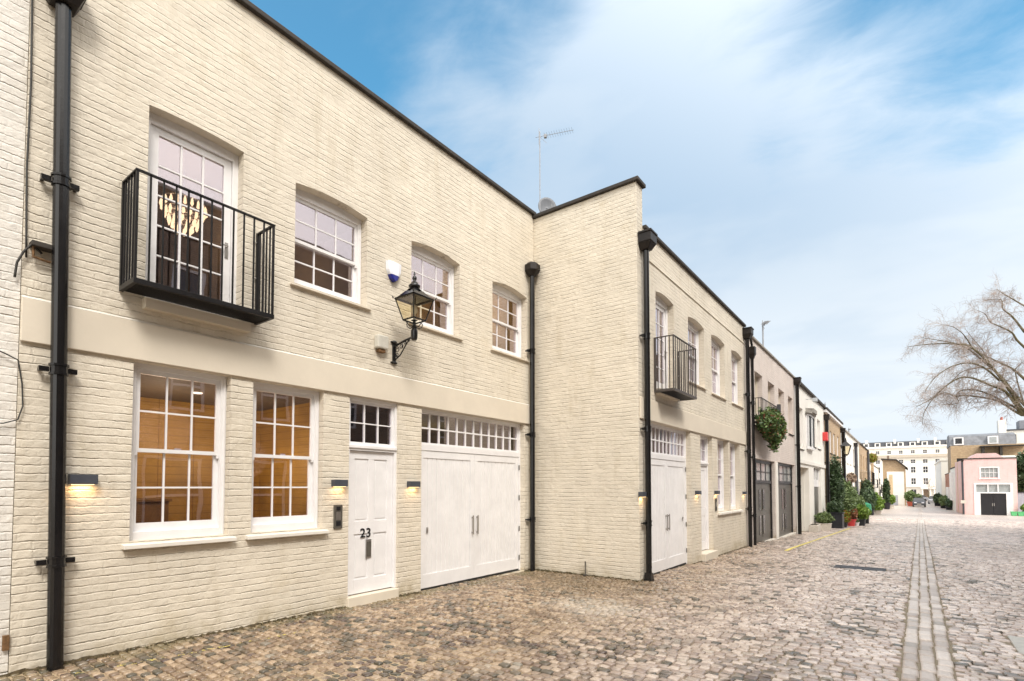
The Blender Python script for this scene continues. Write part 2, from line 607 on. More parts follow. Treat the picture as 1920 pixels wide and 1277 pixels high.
class Bld:
    def __init__(self, name, label, cat, loc, rz, s0, group=None):
        """s0: the facade coordinate that sits on the root"""
        self.s0 = s0
        self.z0 = loc[2]
        self.root = thing(name, label, cat, loc, rz, group)

    def mb(self):
        return MB(self.s0, 0.0, self.z0)

    def wall(self, s0, s1, z0, z1, ops, mat, d=0.0, th=0.25, name='wall'):
        """strip wall with openings (a, b, za, zb, rise); top of an opening may be a shallow arch"""
        cuts = {s0, s1}
        for (a_, b_, za, zb, rise) in ops:
            cuts |= {a_, b_}
            if rise:
                for k in range(1, 10):
                    cuts.add(a_ + (b_ - a_) * k / 10)
        cuts = sorted(c for c in cuts if s0 <= c <= s1)
        m = self.mb()

        def topz(op, s):
            a_, b_, za, zb, rise = op
            if not rise: return zb
            q = (s - a_) / (b_ - a_) * 2 - 1
            return zb + rise * (1 - q * q)
        for a_, b_ in zip(cuts, cuts[1:]):
            mid = (a_ + b_) / 2
            inside = sorted([o for o in ops if o[0] < mid < o[1]], key=lambda o: o[2])
            la, lb = z0, z0
            segs = []
            for o in inside:
                if o[2] > la + 1e-6:
                    segs.append((la, lb, o[2], o[2]))
                la, lb = topz(o, a_), topz(o, b_)
            segs.append((la, lb, z1, z1))
            for (p, q, r_, s_) in segs:
                m.add([(a_, d, p), (b_, d, q), (b_, d, s_), (a_, d, r_), (a_, d + th, p), (b_, d + th, q), (b_, d + th, s_), (a_, d + th, r_)],
                      [(0, 1, 2, 3), (7, 6, 5, 4), (3, 2, 6, 7), (1, 0, 4, 5)])
        for o in ops:
            a_, b_, za, zb, rise = o
            m.add([(a_, d, za), (a_, d, zb), (a_, d + th, zb), (a_, d + th, za)], [(0, 1, 2, 3)])
            m.add([(b_, d, za), (b_, d, zb), (b_, d + th, zb), (b_, d + th, za)], [(3, 2, 1, 0)])
        m.add([(s0, d, z0), (s0, d, z1), (s0, d + th, z1), (s0, d + th, z0)], [(0, 1, 2, 3)])
        m.add([(s1, d, z0), (s1, d, z1), (s1, d + th, z1), (s1, d + th, z0)], [(3, 2, 1, 0)])
        return m.build(name, mat, self.root)

    def shell(self, s0, s1, z0, z1, depth, mat, roofmat='roof_felt', roofz=None, th=0.25, left=True, right=True):
        m = self.mb()
        if left: m.box(s0, s0 + .2, th, depth, z0, z1)
        if right: m.box(s1 - .2, s1, th, depth, z0, z1)
        m.box(s0 + .2, s1 - .2, depth - .2, depth, z0, z1)
        m.build('side_wall', mat, self.root)
        rz_ = roofz if roofz is not None else z1 - .45
        self.mb().box(s0 + .2, s1 - .2, th, depth - .2, rz_ - .2, rz_).build('roof', roofmat, self.root)

    def coping(self, s0, s1, z, mat='coping', th=0.07, out=0.06, wall=0.25):
        return self.mb().box(s0, s1, -out, wall + .03, z, z + th).build('coping', mat, self.root, bevel=.012)

    def room(self, s0, s1, z0, z1, d0, d1, wallmat, backmat=None, floormat='interior_dark', ceil='interior_cream'):
        m = self.mb()
        m.prism([(s0, d0), (s0 + .05, d0), (s0 + .05, d1), (s1 - .05, d1), (s1 - .05, d0), (s1, d0), (s1, d1 + .05), (s0, d1 + .05)], z0, z1, 'z')
        w_ = m.build('interior', wallmat, self.root)
        self.mb().box(s0 + .051, s1 - .051, d1 - .05, d1 - .001, z0, z1).build('back_wall', backmat or wallmat, w_)
        self.mb().box(s0 + .05, s1 - .05, d0, d1 - .05, z0, z0 + .04).build('floor', floormat, w_)
        self.mb().box(s0 + .05, s1 - .05, d0, d1 - .05, z1 - .04, z1).build('ceiling', ceil, w_)
        return w_

    def sash(self, s0, s1, z0, z1, rec=.13, cols=3, rows=2, arch=.0, sill=True, glass='glass', name='window', sill_h=.05,
             sill_mat='cream_render', sill_out=.05, sill_ext=.06, fw=.055, bott=.06, backing=None, paint='white_paint', subsill=0.0):
        """sliding sash window"""
        e = .006
        m = self.mb()
        d0, d1 = rec, rec + .10
        m.box(s0 - e, s0 + fw, d0, d1, z0, z1 + arch + .02)
        m.box(s1 - fw, s1 + e, d0, d1, z0, z1 + arch + .02)
        m.box(s0 + fw, s1 - fw, d0 + .001, d1, z1 - .055, z1 + arch + .02)
        # thin outer bead
        m.box(s0 + .012, s0 + .03, d0 - .012, d0, z0, z1 - .02)
        m.box(s1 - .03, s1 - .012, d0 - .012, d0, z0, z1 - .02)
        m.box(s0 + fw, s1 - fw, d0 + .001, d1, z0 - e, z0 + bott)
        fr = m.build(name, paint, self.root, bevel=.003)
        a_, b_ = s0 + fw, s1 - fw
        zl, zh = z0 + bott, z1 - .055
        zm = (zl + zh) / 2

        def sashm(za, zb, ya, yb, rb, rt):
            k = self.mb()
            st = .042
            k.box(a_, a_ + st, ya, yb, za, zb).box(b_ - st, b_, ya, yb, za, zb)
            k.box(a_ + st, b_ - st, ya + .001, yb, za, za + rb).box(a_ + st, b_ - st, ya + .001, yb, zb - rt, zb)
            ga, gb, gl, gh = a_ + st, b_ - st, za + rb, zb - rt
            for i in range(1, cols):
                c = ga + (gb - ga) * i / cols
                k.box(c - .009, c + .009, ya + .006, yb - .004, gl, gh)
            for j in range(1, rows):
                c = gl + (gh - gl) * j / rows
                k.box(ga, gb, ya + .008, yb - .006, c - .009, c + .009)
            k.build('sash', paint, fr)
            return ga, gb, gl, gh
        u_ = sashm(zm - .02, zh, rec + .025, rec + .058, .04, .045)
        l_ = sashm(zl, zm + .02, rec + .062, rec + .095, .085, .04)
        for c in (a_ + .004, b_ - .028):
            self.mb().box(c, c + .024, rec + .020, rec + .056, zm - .055, zm - .021).build('sash_horn', paint, fr)
        h_ = self.mb()
        h_.box((a_ + b_) / 2 - .03, (a_ + b_) / 2 + .03, rec + .05, rec + .075, zm + .021, zm + .038)
        h_.build('sash_catch', paint, fr)
        g = self.mb()
        g.box(u_[0] - .004, u_[1] + .004, rec + .040, rec + .044, u_[2] - .004, u_[3] + .004)
        g.box(l_[0] - .004, l_[1] + .004, rec + .078, rec + .082, l_[2] - .004, l_[3] + .004)
        g.build('glass', glass, fr)
        if backing:
            self.mb().box(s0, s1, rec + .24, rec + .26, z0, z1 + arch).build('blind', backing, fr)
        if sill:
            y0 = -sill_out
            m = self.mb()
            m.prism([(y0, z0 - sill_h - .03), (rec + .02, z0 - sill_h - .03), (rec + .02, z0 - .004), (y0, z0 - .030)], s0 - sill_ext, s1 + sill_ext, 'x')
            m.build('sill', sill_mat, fr, bevel=.004)
        return fr


def glazed_grid(B, parent, s0, s1, z0, z1, d, cols, rows, bar=.012, edge=.04, mat='white_paint', glass='glass', name='transom_light'):
    m = B.mb()
    m.box(s0, s0 + edge, d, d + .05, z0, z1).box(s1 - edge, s1, d, d + .05, z0, z1)
    m.box(s0 + edge, s1 - edge, d + .001, d + .05, z0, z0 + edge).box(s0 + edge, s1 - edge, d + .001, d + .05, z1 - edge, z1)
    a_, b_, l_, h_ = s0 + edge, s1 - edge, z0 + edge, z1 - edge
    for i in range(1, cols):
        c = a_ + (b_ - a_) * i / cols
        m.box(c - bar, c + bar, d + .006, d + .044, l_, h_)
    for j in range(1, rows):
        c = l_ + (h_ - l_) * j / rows
        m.box(a_, b_, d + .009, d + .041, c - bar * .9, c + bar * .9)
    f = m.build(name, mat, parent)
    g = B.mb()
    g.box(a_ - .003, b_ + .003, d + .023, d + .027, l_ - .003, h_ + .003)
    return f, g


PI2 = math.pi / 2
XA, XB, YR = -6.19, -3.88, 8.96

# ------------------------------------------------------------------ HOUSE A (number 23)
A = Bld('cream_house', 'near cream painted brick house with the white door numbered 23 and a juliet balcony', 'house', (XA, 1.04, gz(1.04)), PI2, 1.04)
opsA = [(1.97, 2.94, 3.52, 5.555, .025), (3.60, 4.72, 4.20, 5.50, .05), (5.57, 6.69, 4.20, 5.49, .06), (7.60, 8.72, 4.20, 5.48, .07),
        (1.89, 2.84, 1.05, 2.87, 0), (3.10, 4.04, 1.05, 2.87, 0), (4.45, 5.33, -.02, 2.87, 0), (5.81, 8.63, -.10, 2.87, 0)]
A.wall(1.04, 8.99, -.5, 7.31, opsA, 'cream_brick')
A.shell(1.04, 8.96, -.5, 7.2, 6.0, 'cream_brick')
A.coping(1.04, 9.0, 7.31)
# painted flat band over the ground floor
m = A.mb()
m.box(1.04, 8.955, -.035, -.001, 2.875, 3.26)
m.build('fascia_band', 'cream_render', A.root, bevel=.006)
A.mb().prism([(-.035, 3.261), (-.002, 3.261), (-.002, 3.285)], 1.04, 8.955, 'x').build('band_flashing', 'sill_paint', A.root)
# smooth rendered lintels over the upper windows
A.room(1.3, 4.35, -.3, 2.86, .26, 2.2, 'wood_panel', 'wood_panel', ceil='interior_dark')
A.room(4.4, 5.5, -.3, 2.86, .26, 3.4, 'interior_dark', 'wood_panel')
A.room(5.6, 8.76, -.3, 2.86, .26, 3.0, 'interior_olive', ceil='interior_olive')
A.room(1.3, 3.4, 3.35, 5.85, .26, 4.0, 'interior_cream', 'interior_dark')
A.room(3.45, 5.2, 3.35, 5.85, .26, 3.6, 'interior_cream', 'interior_dark')
A.room(5.25, 8.76, 3.35, 5.85, .26, 2.6, 'interior_gold', 'interior_gold', ceil='interior_gold')
# rendered heads above the ground floor windows are hidden behind the band: set the frames just under it
for (a_, b_) in ((1.89, 2.84), (3.10, 4.04)):
    A.sash(a_, b_, 1.05, 2.87, rec=.10, glass='glass_low', sill_mat='sill_paint', sill_out=.075, sill_ext=.065, bott=.085, sill_h=.04, fw=.06)
for (a_, b_) in ((3.60, 4.72), (5.57, 6.69), (7.60, 8.72)):
    A.sash(a_, b_, 4.20, 5.47, rec=.14, arch=.09, sill_mat='cream_render', sill_h=.02)


def french(B, s0, s1, z0, z1, rec=.13, arch=.08, rows=5):
    m = B.mb()
    fw = .06
    m.box(s0 - .006, s0 + fw, rec, rec + .1, z0, z1 + arch + .02).box(s1 - fw, s1 + .006, rec, rec + .1, z0, z1 + arch + .02)
    m.box(s0 + fw, s1 - fw, rec + .001, rec + .1, z1 - .07, z1 + arch + .02)
    m.box(s0 + fw, s1 - fw, rec + .001, rec + .1, z0 - .006, z0 + .04)
    fr = m.build('french_window', 'white_paint', B.root, bevel=.003)
    a_, b_, zl, zh = s0 + fw + .003, s1 - fw - .003, z0 + .045, z1 - .073
    k = B.mb()
    st = .085
    ya, yb = rec + .03, rec + .075
    k.box(a_, a_ + st, ya, yb, zl, zh).box(b_ - st, b_, ya, yb, zl, zh)
    k.box(a_ + st, b_ - st, ya + .001, yb, zl, zl + .18).box(a_ + st, b_ - st, ya + .001, yb, zh - .08, zh)
    ga, gb, gl, gh = a_ + st, b_ - st, zl + .18, zh - .08
    for i in (1, 2):
        c = ga + (gb - ga) * i / 3
        k.box(c - .01, c + .01, ya + .006, yb - .006, gl, gh)
    for j in range(1, rows):
        c = gl + (gh - gl) * j / rows
        k.box(ga, gb, ya + .009, yb - .009, c - .009, c + .009)
    k.build('door_leaf', 'white_paint', fr, bevel=.002)
    B.mb().box(ga - .004, gb + .004, ya + .02, ya + .024, gl - .004, gh + .004).build('glass', 'glass', fr)
    h = B.mb()
    h.box(b_ - .065, b_ - .03, ya - .012, ya - .001, zl + .72, zl + .90)
    h.tube([(b_ - .048, ya - .01, zl + .85), (b_ - .048, ya - .05, zl + .85), (b_ - .13, ya - .05, zl + .85)], .009, 8)
    h.build('handle', 'steel', fr)
    B.mb().box(s0 - .02, s1 + .08, -.09, rec, z0 - .115, z0 - .004).build('sill', 'cream_render', fr, bevel=.005)
    return fr


french(A, 1.97, 2.94, 3.52, 5.53, arch=.05)


def front_door(B, s0, s1, zb, zt, rec=.065, number=True):
    """white four panel door with a glazed light over it"""
    fr = B.mb()
    fw = .038
    fr.box(s0 - .005, s0 + fw, rec - .03, rec + .1, zb, zt).box(s1 - fw, s1 + .005, rec - .03, rec + .1, zb, zt)
    fr.box(s0 + fw, s1 - fw, rec - .029, rec + .1, 2.11, 2.20).box(s0 + fw, s1 - fw, rec - .029, rec + .1, zt - .05, zt)
    fr.box(s0 + .01, s1 - .01, rec - .05, rec - .031, 2.145, 2.185)
    door = fr.build('front_door', 'white_paint', B.root, bevel=.003)
    f, g = glazed_grid(B, door, s0 + fw, s1 - fw, 2.2, zt - .05, rec + .01, 3, 2, edge=.035, bar=.009)
    g.build('glass', 'glass_low', door)
    a_, b_, z_, h_ = s0 + fw + .003, s1 - fw - .003, zb + .01, 2.105
    k = B.mb()
    ya, yb = rec + .01, rec + .055
    st = .11
    lr0, lr1 = z_ + .84, z_ + 1.02
    mid = (a_ + b_) / 2
    k.box(a_, a_ + st, ya, yb, z_, h_).box(b_ - st, b_, ya, yb, z_, h_)
    k.box(a_ + st, b_ - st, ya + .0005, yb, z_, z_ + .2).box(a_ + st, b_ - st, ya + .0005, yb, h_ - .11, h_)
    k.box(a_ + st, b_ - st, ya + .0005, yb, lr0, lr1)
    k.box(mid - .05, mid + .05, ya + .001, yb, z_ + .2, lr0).box(mid - .05, mid + .05, ya + .001, yb, lr1, h_ - .11)
    for (p0, p1) in ((a_ + st, mid - .05), (mid + .05, b_ - st)):
        for (q0, q1) in ((z_ + .2, lr0), (lr1, h_ - .11)):
            k.box(p0, p1, ya + .016, yb - .006, q0, q1)
            k.box(p0 + .03, p1 - .03, ya + .008, ya + .0165, q0 + .03, q1 - .03)
    k.build('door_leaf', 'white_paint', door, bevel=.003)
    if number:
        B.mb().box(4.80, 4.895, ya - .012, ya - .0005, .565, .835).build('letter_plate', 'steel', door, bevel=.003)
        B.mb().box(4.81, 4.885, ya - .016, ya - .0125, .585, .80).build('letter_flap', 'dark_steel', door, bevel=.002)
        fc = bpy.data.curves.new('house_number', 'FONT')
        fc.body = '23'
        fc.size = .185
        fc.extrude = .004
        fc.space_character = 1.08
        fc.offset = .0022
        to = bpy.data.objects.new('house_number', fc)
        COL.objects.link(to)
        bpy.context.view_layer.update()
        me = bpy.data.meshes.new_from_object(to.evaluated_get(bpy.context.evaluated_depsgraph_get()))
        bpy.data.objects.remove(to)
        no = bpy.data.objects.new('house_number', me)
        me.materials.clear()
        me.materials.append(MATS['number_black'])
        COL.objects.link(no)
        no.parent = door
        no['label'] = 'black house number 23 fixed to the white front door'
        no.rotation_euler = (PI2, 0, 0)
        no.location = (4.70 - B.s0, ya - .005, .868 - B.z0)
    else:
        B.mb().box(s0 + .2, s0 + .24, ya - .02, ya - .001, zb + 1.0, zb + 1.12).box(s0 + .2, s0 + .24, ya - .02, ya - .001, zb + 1.35, zb + 1.45).build('lock', 'steel', door)
    return door


front_door(A, 4.45, 5.33, .07, 2.87)
A.mb().box(4.44, 5.34, -.03, .25, -.3, .065).build('doorstep', 'cream_render', A.root, bevel=.01)


def garage(B, s0, s1, zb, zt, rec=.10, cols=12, handles=None, mid_z=2.24):
    m = B.mb()
    fw = .05
    m.box(s0 - .005, s0 + fw, rec, rec + .1, zb, zt).box(s1 - fw, s1 + .005, rec, rec + .1, zb, zt)
    m.box(s0 + fw, s1 - fw, rec + .001, rec + .1, mid_z - .05, mid_z + .05).box(s0 + fw, s1 - fw, rec + .001, rec + .1, zt - .04, zt)
    gd = m.build('garage_door', 'white_paint', B.root, bevel=.003)
    f, g = glazed_grid(B, gd, s0 + fw, s1 - fw, mid_z + .05, zt - .04, rec + .02, cols, 2, edge=.03, bar=.014)
    g.build('glass', 'glass_low', gd)
    mid = (s0 + s1) / 2
    ya, yb = rec + .012, rec + .07
    zl, zh = zb + .03, mid_z - .054
    for (a_, b_) in ((s0 + fw + .003, mid - .002), (mid + .002, s1 - fw - .003)):
        k = B.mb()
        k.box(a_, a_ + .10, ya, yb, zl, zh).box(b_ - .10, b_, ya, yb, zl, zh)
        k.box(a_ + .10, b_ - .10, ya + .0005, yb, zl, zl + .22).box(a_ + .10, b_ - .10, ya + .0005, yb, zh - .12, zh)
        n = 11
        p0, p1 = a_ + .10, b_ - .10
        for i in range(n):
            q0, q1 = p0 + (p1 - p0) * i / n, p0 + (p1 - p0) * (i + 1) / n
            k.prism([(q0, ya + .030), (q0 + .008, ya + .012), (q1 - .008, ya + .012), (q1, ya + .030), (q1, yb - .01), (q0, yb - .01)], zl + .22, zh - .12, 'z')
        k.build('door_leaf', 'white_paint', gd, bevel=.002)
    h = B.mb()
    for c in (mid - .065, mid + .065):
        h.box(c - .014, c + .014, ya - .045, ya - .030, .72 + zb + .1, 1.06 + zb + .1)
        h.box(c - .010, c + .010, ya - .030, ya - .001, .74 + zb + .1, .77 + zb + .1).box(c - .010, c + .010, ya - .030, ya - .001, 1.01 + zb + .1, 1.04 + zb + .1)
    h.build('handle', 'steel', gd, bevel=.003)
    for z in (1.98, 1.37, .75, .17):
        B.mb().box(s1 - fw - .012, s1 - fw + .010, rec - .014, rec - .001, z - .05, z + .05).build('hinge', 'dark_steel', gd)
    k = B.mb()
    ls = s0 + .24 if handles != 'right' else s1 - .24
    k.box(ls - .018, ls + .018, ya - .008, ya - .0005, .84, .93).sphere((ls, ya - .012, .905), .014)
    k.build('lock', 'steel', gd)
    # weather bar
    B.mb().box(s0 + .02, s1 - .02, rec + .01, rec + .09, zb - .02, zb + .024).build('threshold', 'rubber', gd)
    return gd


garage(A, 5.81, 8.63, -.085, 2.87)

# ceiling lights and lamps inside house A, with added garage fill


def room_light(loc, power, size=.3, col=(1, .72, .42)):
    l = bpy.data.lights.new('room_light', 'POINT')
    l.energy = power
    l.shadow_soft_size = size
    l.color = col
    o = bpy.data.objects.new('room_light', l)
    COL.objects.link(o)
    o.location = loc
    return o


def downlight(B, s, d, z, label):
    m = MB()
    m.lathe([(.06, 0), (.055, -.008)], (0, 0), 16)
    o = m.build('ceiling_light', 'downlight')
    # world position from the left-row frame
    o.location = (XA - d, s, z)
    return tag(o, label, 'ceiling light')


downlight(A, 2.95, 1.15, 2.815, 'round recessed ceiling light seen through the left ground floor window')
downlight(A, 3.62, 1.6, 2.815, 'round recessed ceiling light seen through the second ground floor window')
downlight(A, 2.45, 2.6, 5.805, 'small round ceiling light glowing low behind the glazed balcony door')
room_light((XA - 1.2, 2.6, 2.3), 15, .3, (1, .78, .48))
room_light((XA - 1.2, 3.6, 2.0), 15, .3, (1, .78, .48))
room_light((XA - 1.6, 7.2, 2.0), 12, .3, (1, .88, .66))  # added fill without a fitting, brightens the garage behind the transom
room_light((XB - 1.6, 10.8, 2.0), 10, .3, (1, .88, .66))  # same added fill for the garage of house B
room_light((XA - 1.2, 8.2, 5.2), 10, .3, (1, .82, .52))
room_light((XA - 1.3, 6.4, 4.4), 5, .3, (1, .82, .52))
room_light((XA - 2.2, 4.4, 5.2), 5)

pd = thing('pendant_lamp', 'slim brass pendant lamp hanging behind the second ground floor window', 'pendant lamp', (XA - 1.3, 3.55, 2.81))
MB().tube([(0, 0, 0), (0, 0, -.42)], .004, 5).build('cord', 'cable', pd)
MB().lathe([(.02, -.42), (.028, -.44), (.028, -.66), (.02, -.67)], (0, 0), 12).build('shade', 'brass', pd)
cb = thing('sideboard', 'low wooden sideboard inside the left ground floor window', 'sideboard', (XA - 1.9, 2.1, gz(2) + .0))
MB().box(-.2, .2, -.75, .75, .1, 1.42).build('body', 'wood_dark', cb, bevel=.01)
MB().box(-.23, .23, -.78, .78, 1.421, 1.46).build('top', 'wood_dark', cb, bevel=.006)
ch = thing('chandelier', 'glowing tiered glass chandelier hanging behind the glazed balcony door', 'chandelier', (XA - 1.25, 2.78, 5.72))
m = MB()
m.tube([(0, 0, 0), (0, 0, -.45)], .008, 6)
m.build('rod', 'steel', ch)
m = MB()
for (rr, zz, n) in ((.25, -.50, 20), (.21, -.60, 17), (.16, -.70, 12), (.09, -.78, 7)):
    for i in range(n):
        t_ = 2 * math.pi * i / n
        m.lathe([(.004, zz + .05), (.014, zz + .02), (.02, zz - .03 - .02 * math.sin(i * 2.1)), (.004, zz - .06)], (rr * math.cos(t_), rr * math.sin(t_)), 6)
m.build('glass_drops', 'chandelier_glow', ch)
m = MB()
for rr, zz in ((.25, -.44), (.21, -.55), (.16, -.65)):
    m.tube([(rr * math.cos(k * PI2 / 4), rr * math.sin(k * PI2 / 4), zz) for k in range(17)], .006, 6)
m.build('rings', 'steel', ch)
room_light((XA - 1.25, 2.78, 5.10), 4.5, .2)

# ------------------------------------------------------------------ neighbour on the left
N = Bld('white_house', 'whitewashed brick house at the left edge with loose cables down its corner', 'house', (XA - .012, -7.0, gz(-7)), PI2, -7.0)
N.wall(-7.0, 1.035, -.6, 8.2, [(-5.6, -4.4, 4.2, 5.6, .08), (-3.2, -2.0, 4.2, 5.6, .08)], 'white_brick')
for a_ in (-5.6, -3.2):
    N.sash(a_, a_ + 1.2, 4.2, 5.6, arch=.08, backing='interior_dark')
N.shell(-7.0, 1.035, -.6, 8.0, 6.0, 'white_brick')
N.coping(-7.0, 1.035, 8.2)

# ------------------------------------------------------------------ HOUSE B
B = Bld('cream_house', 'farther cream painted brick house standing forward with a side wall, garage and grey balcony', 'house', (XB, YR, gz(YR)), PI2, YR)
opsB = [(9.84, 10.84, 3.52, 5.44, .06), (11.75, 12.93, 3.99, 5.43, .07), (13.52, 14.72, 3.97, 5.43, .07), (15.42, 16.58, 3.97, 5.43, .07),
        (9.42, 11.82, -.16, 2.84, 0), (12.54, 13.48, -.2, 2.84, 0), (13.93, 14.96, .95, 2.84, 0), (15.12, 16.16, .95, 2.84, 0)]
B.wall(9.26, 16.95, -.7, 6.46, opsB, 'cream_brick')
m = B.mb()
m.box(YR, 9.26, 0, 2.31, -.7, 6.22)
m.box(YR + .010, 9.252, .008, 2.31, 6.22, 7.24)
m.build('party_wall', 'cream_brick', B.root, bevel=.01)
m = B.mb()
m.box(YR - .045, 9.30, -.05, 2.36, 7.24, 7.31)
m.build('parapet_coping', 'coping', B.root, bevel=.012)
B.coping(9.26, 16.95, 6.46)
m = B.mb()
m.box(9.26, 16.95, .25, 6, -.7, -.5)
m.box(16.75, 16.95, .25, 6, -.5, 6.4)
m.box(9.06, 9.26, 2.32, 6, -.7, 7.0)
m.box(9.06, 16.75, 5.8, 6.0, -.5, 6.4)
m.build('side_wall', 'cream_brick', B.root)
B.mb().box(9.27, 16.74, .26, 5.79, 5.95, 6.1).build('roof', 'roof_felt', B.root)
B.mb().box(9.02, 16.95, -.035, -.001, 2.845, 3.24).build('fascia_band', 'cream_render', B.root, bevel=.006)
B.mb().box(9.27, 16.95, -.018, -.001, 5.93, 5.975).build('string_course', 'cream_brick', B.root)
B.room(9.3, 12.3, -.4, 2.83, .26, 3.0, 'interior_olive', ceil='interior_olive')
ROOM_B = 1
B.room(12.4, 16.8, -.4, 2.83, .26, 3.0, 'interior_cream', 'interior_dark')
B.room(9.3, 16.8, 3.35, 5.8, .26, 3.5, 'interior_cream', 'interior_dark')
french(B, 9.84, 10.84, 3.52, 5.42, arch=.09)
for (a_, b_, z_) in ((11.75, 12.93, 3.99), (13.52, 14.72, 3.97), (15.42, 16.58, 3.97)):
    B.sash(a_, b_, z_, 5.42, rec=.14, arch=.09, sill_mat='cream_render', sill_h=.02)
for (a_, b_) in ((13.93, 14.96), (15.12, 16.16)):
    B.sash(a_, b_, .95, 2.84, rec=.14, sill_mat='sill_paint', sill_out=.07, bott=.08)
garage(B, 9.42, 11.82, -.13, 2.84, cols=11, handles='right', mid_z=2.20)
front_door(B, 12.54, 13.48, .03, 2.84, rec=.14, number=False)
B.mb().box(12.5, 13.52, -.10, .25, -.4, .02).build('doorstep', 'cream_render', B.root, bevel=.01)

# ------------------------------------------------------------------ wall fittings


def wall_loc(xp, s, z, d=0.0):
    return (xp - d, s, z)


def drainpipe(xp, s, z0, z1, label, r=.055, hop='square', brackets=(4.37, 2.65, .93), tilt=0.0, mat='black_iron', hopz=None, neck=False, far=False):
    root = thing('drainpipe', label, 'drainpipe', wall_loc(xp, s, z0), PI2, 'drainpipes down the house fronts')
    root.rotation_euler = (0, tilt, PI2)
    y = -r - .045
    n = 14 if not far else 8
    m = MB(0, 0, z0)
    if neck:
        m.tube([(0, y, z0 - .02), (0, y, hopz - .35)], r, n)
        m.build('pipe', mat, root, smooth=False)
        m = MB(0, 0, z0)
        m.tube([(-.02, y, hopz + .02), (-.02, y, hopz + .10), (-.28, y, hopz + .32), (-.30, y, hopz + .45)], r * .8, n)
        m.build('swan_neck', mat, root)
        m = MB(0, 0, z0)
        m.frustum((0, y), .07, .14, hopz - .35, hopz - .2).box(-.11, .11, y - .1, -.003, hopz - .2, hopz + .02)
        m.build('hopper', 'hopper_iron', root, bevel=.006)
    else:
        m.tube([(0, y, z0 - .02), (0, y, z1)], r, n)
        m.build('pipe', mat, root, smooth=False)
    if hop == 'square' and not neck:
        m = MB(0, 0, z0)
        w1 = r * 1.5 * math.sqrt(2)
        m.frustum((0, y), w1, .2, z1 - .02, z1 + .10)
        m.box(-.15, .15, y - .15, -.004, z1 + .10, z1 + .26)
        m.box(-.165, .165, y - .165, -.002, z1 + .26, z1 + .30)
        m.build('hopper', 'hopper_iron', root, bevel=.008)
    elif hop == 'hex':
        m = MB(0, 0, z0)
        m.frustum((0, y), r * 1.3, .17, z1 - .02, z1 + .08, n=8, rot=math.pi / 8)
        m.frustum((0, y), .17, .17, z1 + .08, z1 + .20, n=8, rot=math.pi / 8)
        m.frustum((0, y), .15, .11, z1 + .20, z1 + .25, n=8, rot=math.pi / 8)
        m.build('hopper', 'hopper_iron', root, bevel=.004)
    for b in brackets:
        m = MB(0, 0, z0)
        m.lathe([(r, b - .05), (r + .012, b - .05), (r + .012, b - .03), (r + .005, b - .028), (r + .005, b + .028), (r + .014, b + .03), (r + .014, b + .05), (r, b + .05)], (0, y), n)
        m.box(-r - .075, -r - .004, y + .01, y + .055, b - .022, b + .022)
        m.box(r + .004, r + .075, y + .01, y + .055, b - .022, b + .022)
        m.box(-r - .07, -r - .045, y + .055, -.001, b - .012, b + .012)
        m.box(r + .045, r + .07, y + .055, -.001, b - .012, b + .012)
        m.build('bracket', mat, root)
    return root


drainpipe(XA, 1.325, -.02, 6.02, 'tall glossy black drainpipe at the left end of the wall, left of every window', r=.060, tilt=-.0135)
drainpipe(XA, 8.78, -.1, 5.95, 'black drainpipe with a flared hopper in the inner corner beside the wide garage door', r=.052, hop='hex')
p3 = drainpipe(XB, 9.16, -.1, 6.0, 'black drainpipe with a square hopper on the projecting outer corner', r=.052)
MB(0, 0, -.1).frustum((0, -.097), .10, .08, -.12, .03).build('foot', 'black_iron', p3)
drainpipe(XB, 16.85, -.21, 6.08, 'black drainpipe ending the cream house, thicker of the close pair', r=.055)
drainpipe(XB, 17.5, -.22, 6.2, 'thin black drainpipe with a bent neck at the start of the lilac house', r=.045, neck=True, hopz=5.93, brackets=(4.2, 2.5, .7))
drainpipe(XB, 25.7, -.46, 6.05, 'black drainpipe between the lilac house and the white house', r=.075, brackets=(3.4, 1.6), far=True)
drainpipe(XB, 35.9, -.79, 5.55, 'black drainpipe beside the red wall box on the brown brick house', r=.10, brackets=(3.0, 1.0), far=True)
drainpipe(XB, 45.6, -.95, 5.6, 'black drainpipe at the far end of the brown brick house, behind the bushes', r=.13, brackets=(3.4, 1.4), far=True)
drainpipe(XB, 57.5, -1.15, 5.3, 'grey drainpipe halfway along the long white far house', r=.13, mat='slate', brackets=(3.4, 1.4), far=True)
drainpipe(XB, 76.5, -1.45, 5.8, 'grey drainpipe just past the iron balcony far down the row', r=.13, mat='slate', brackets=(), far=True, hop='none')


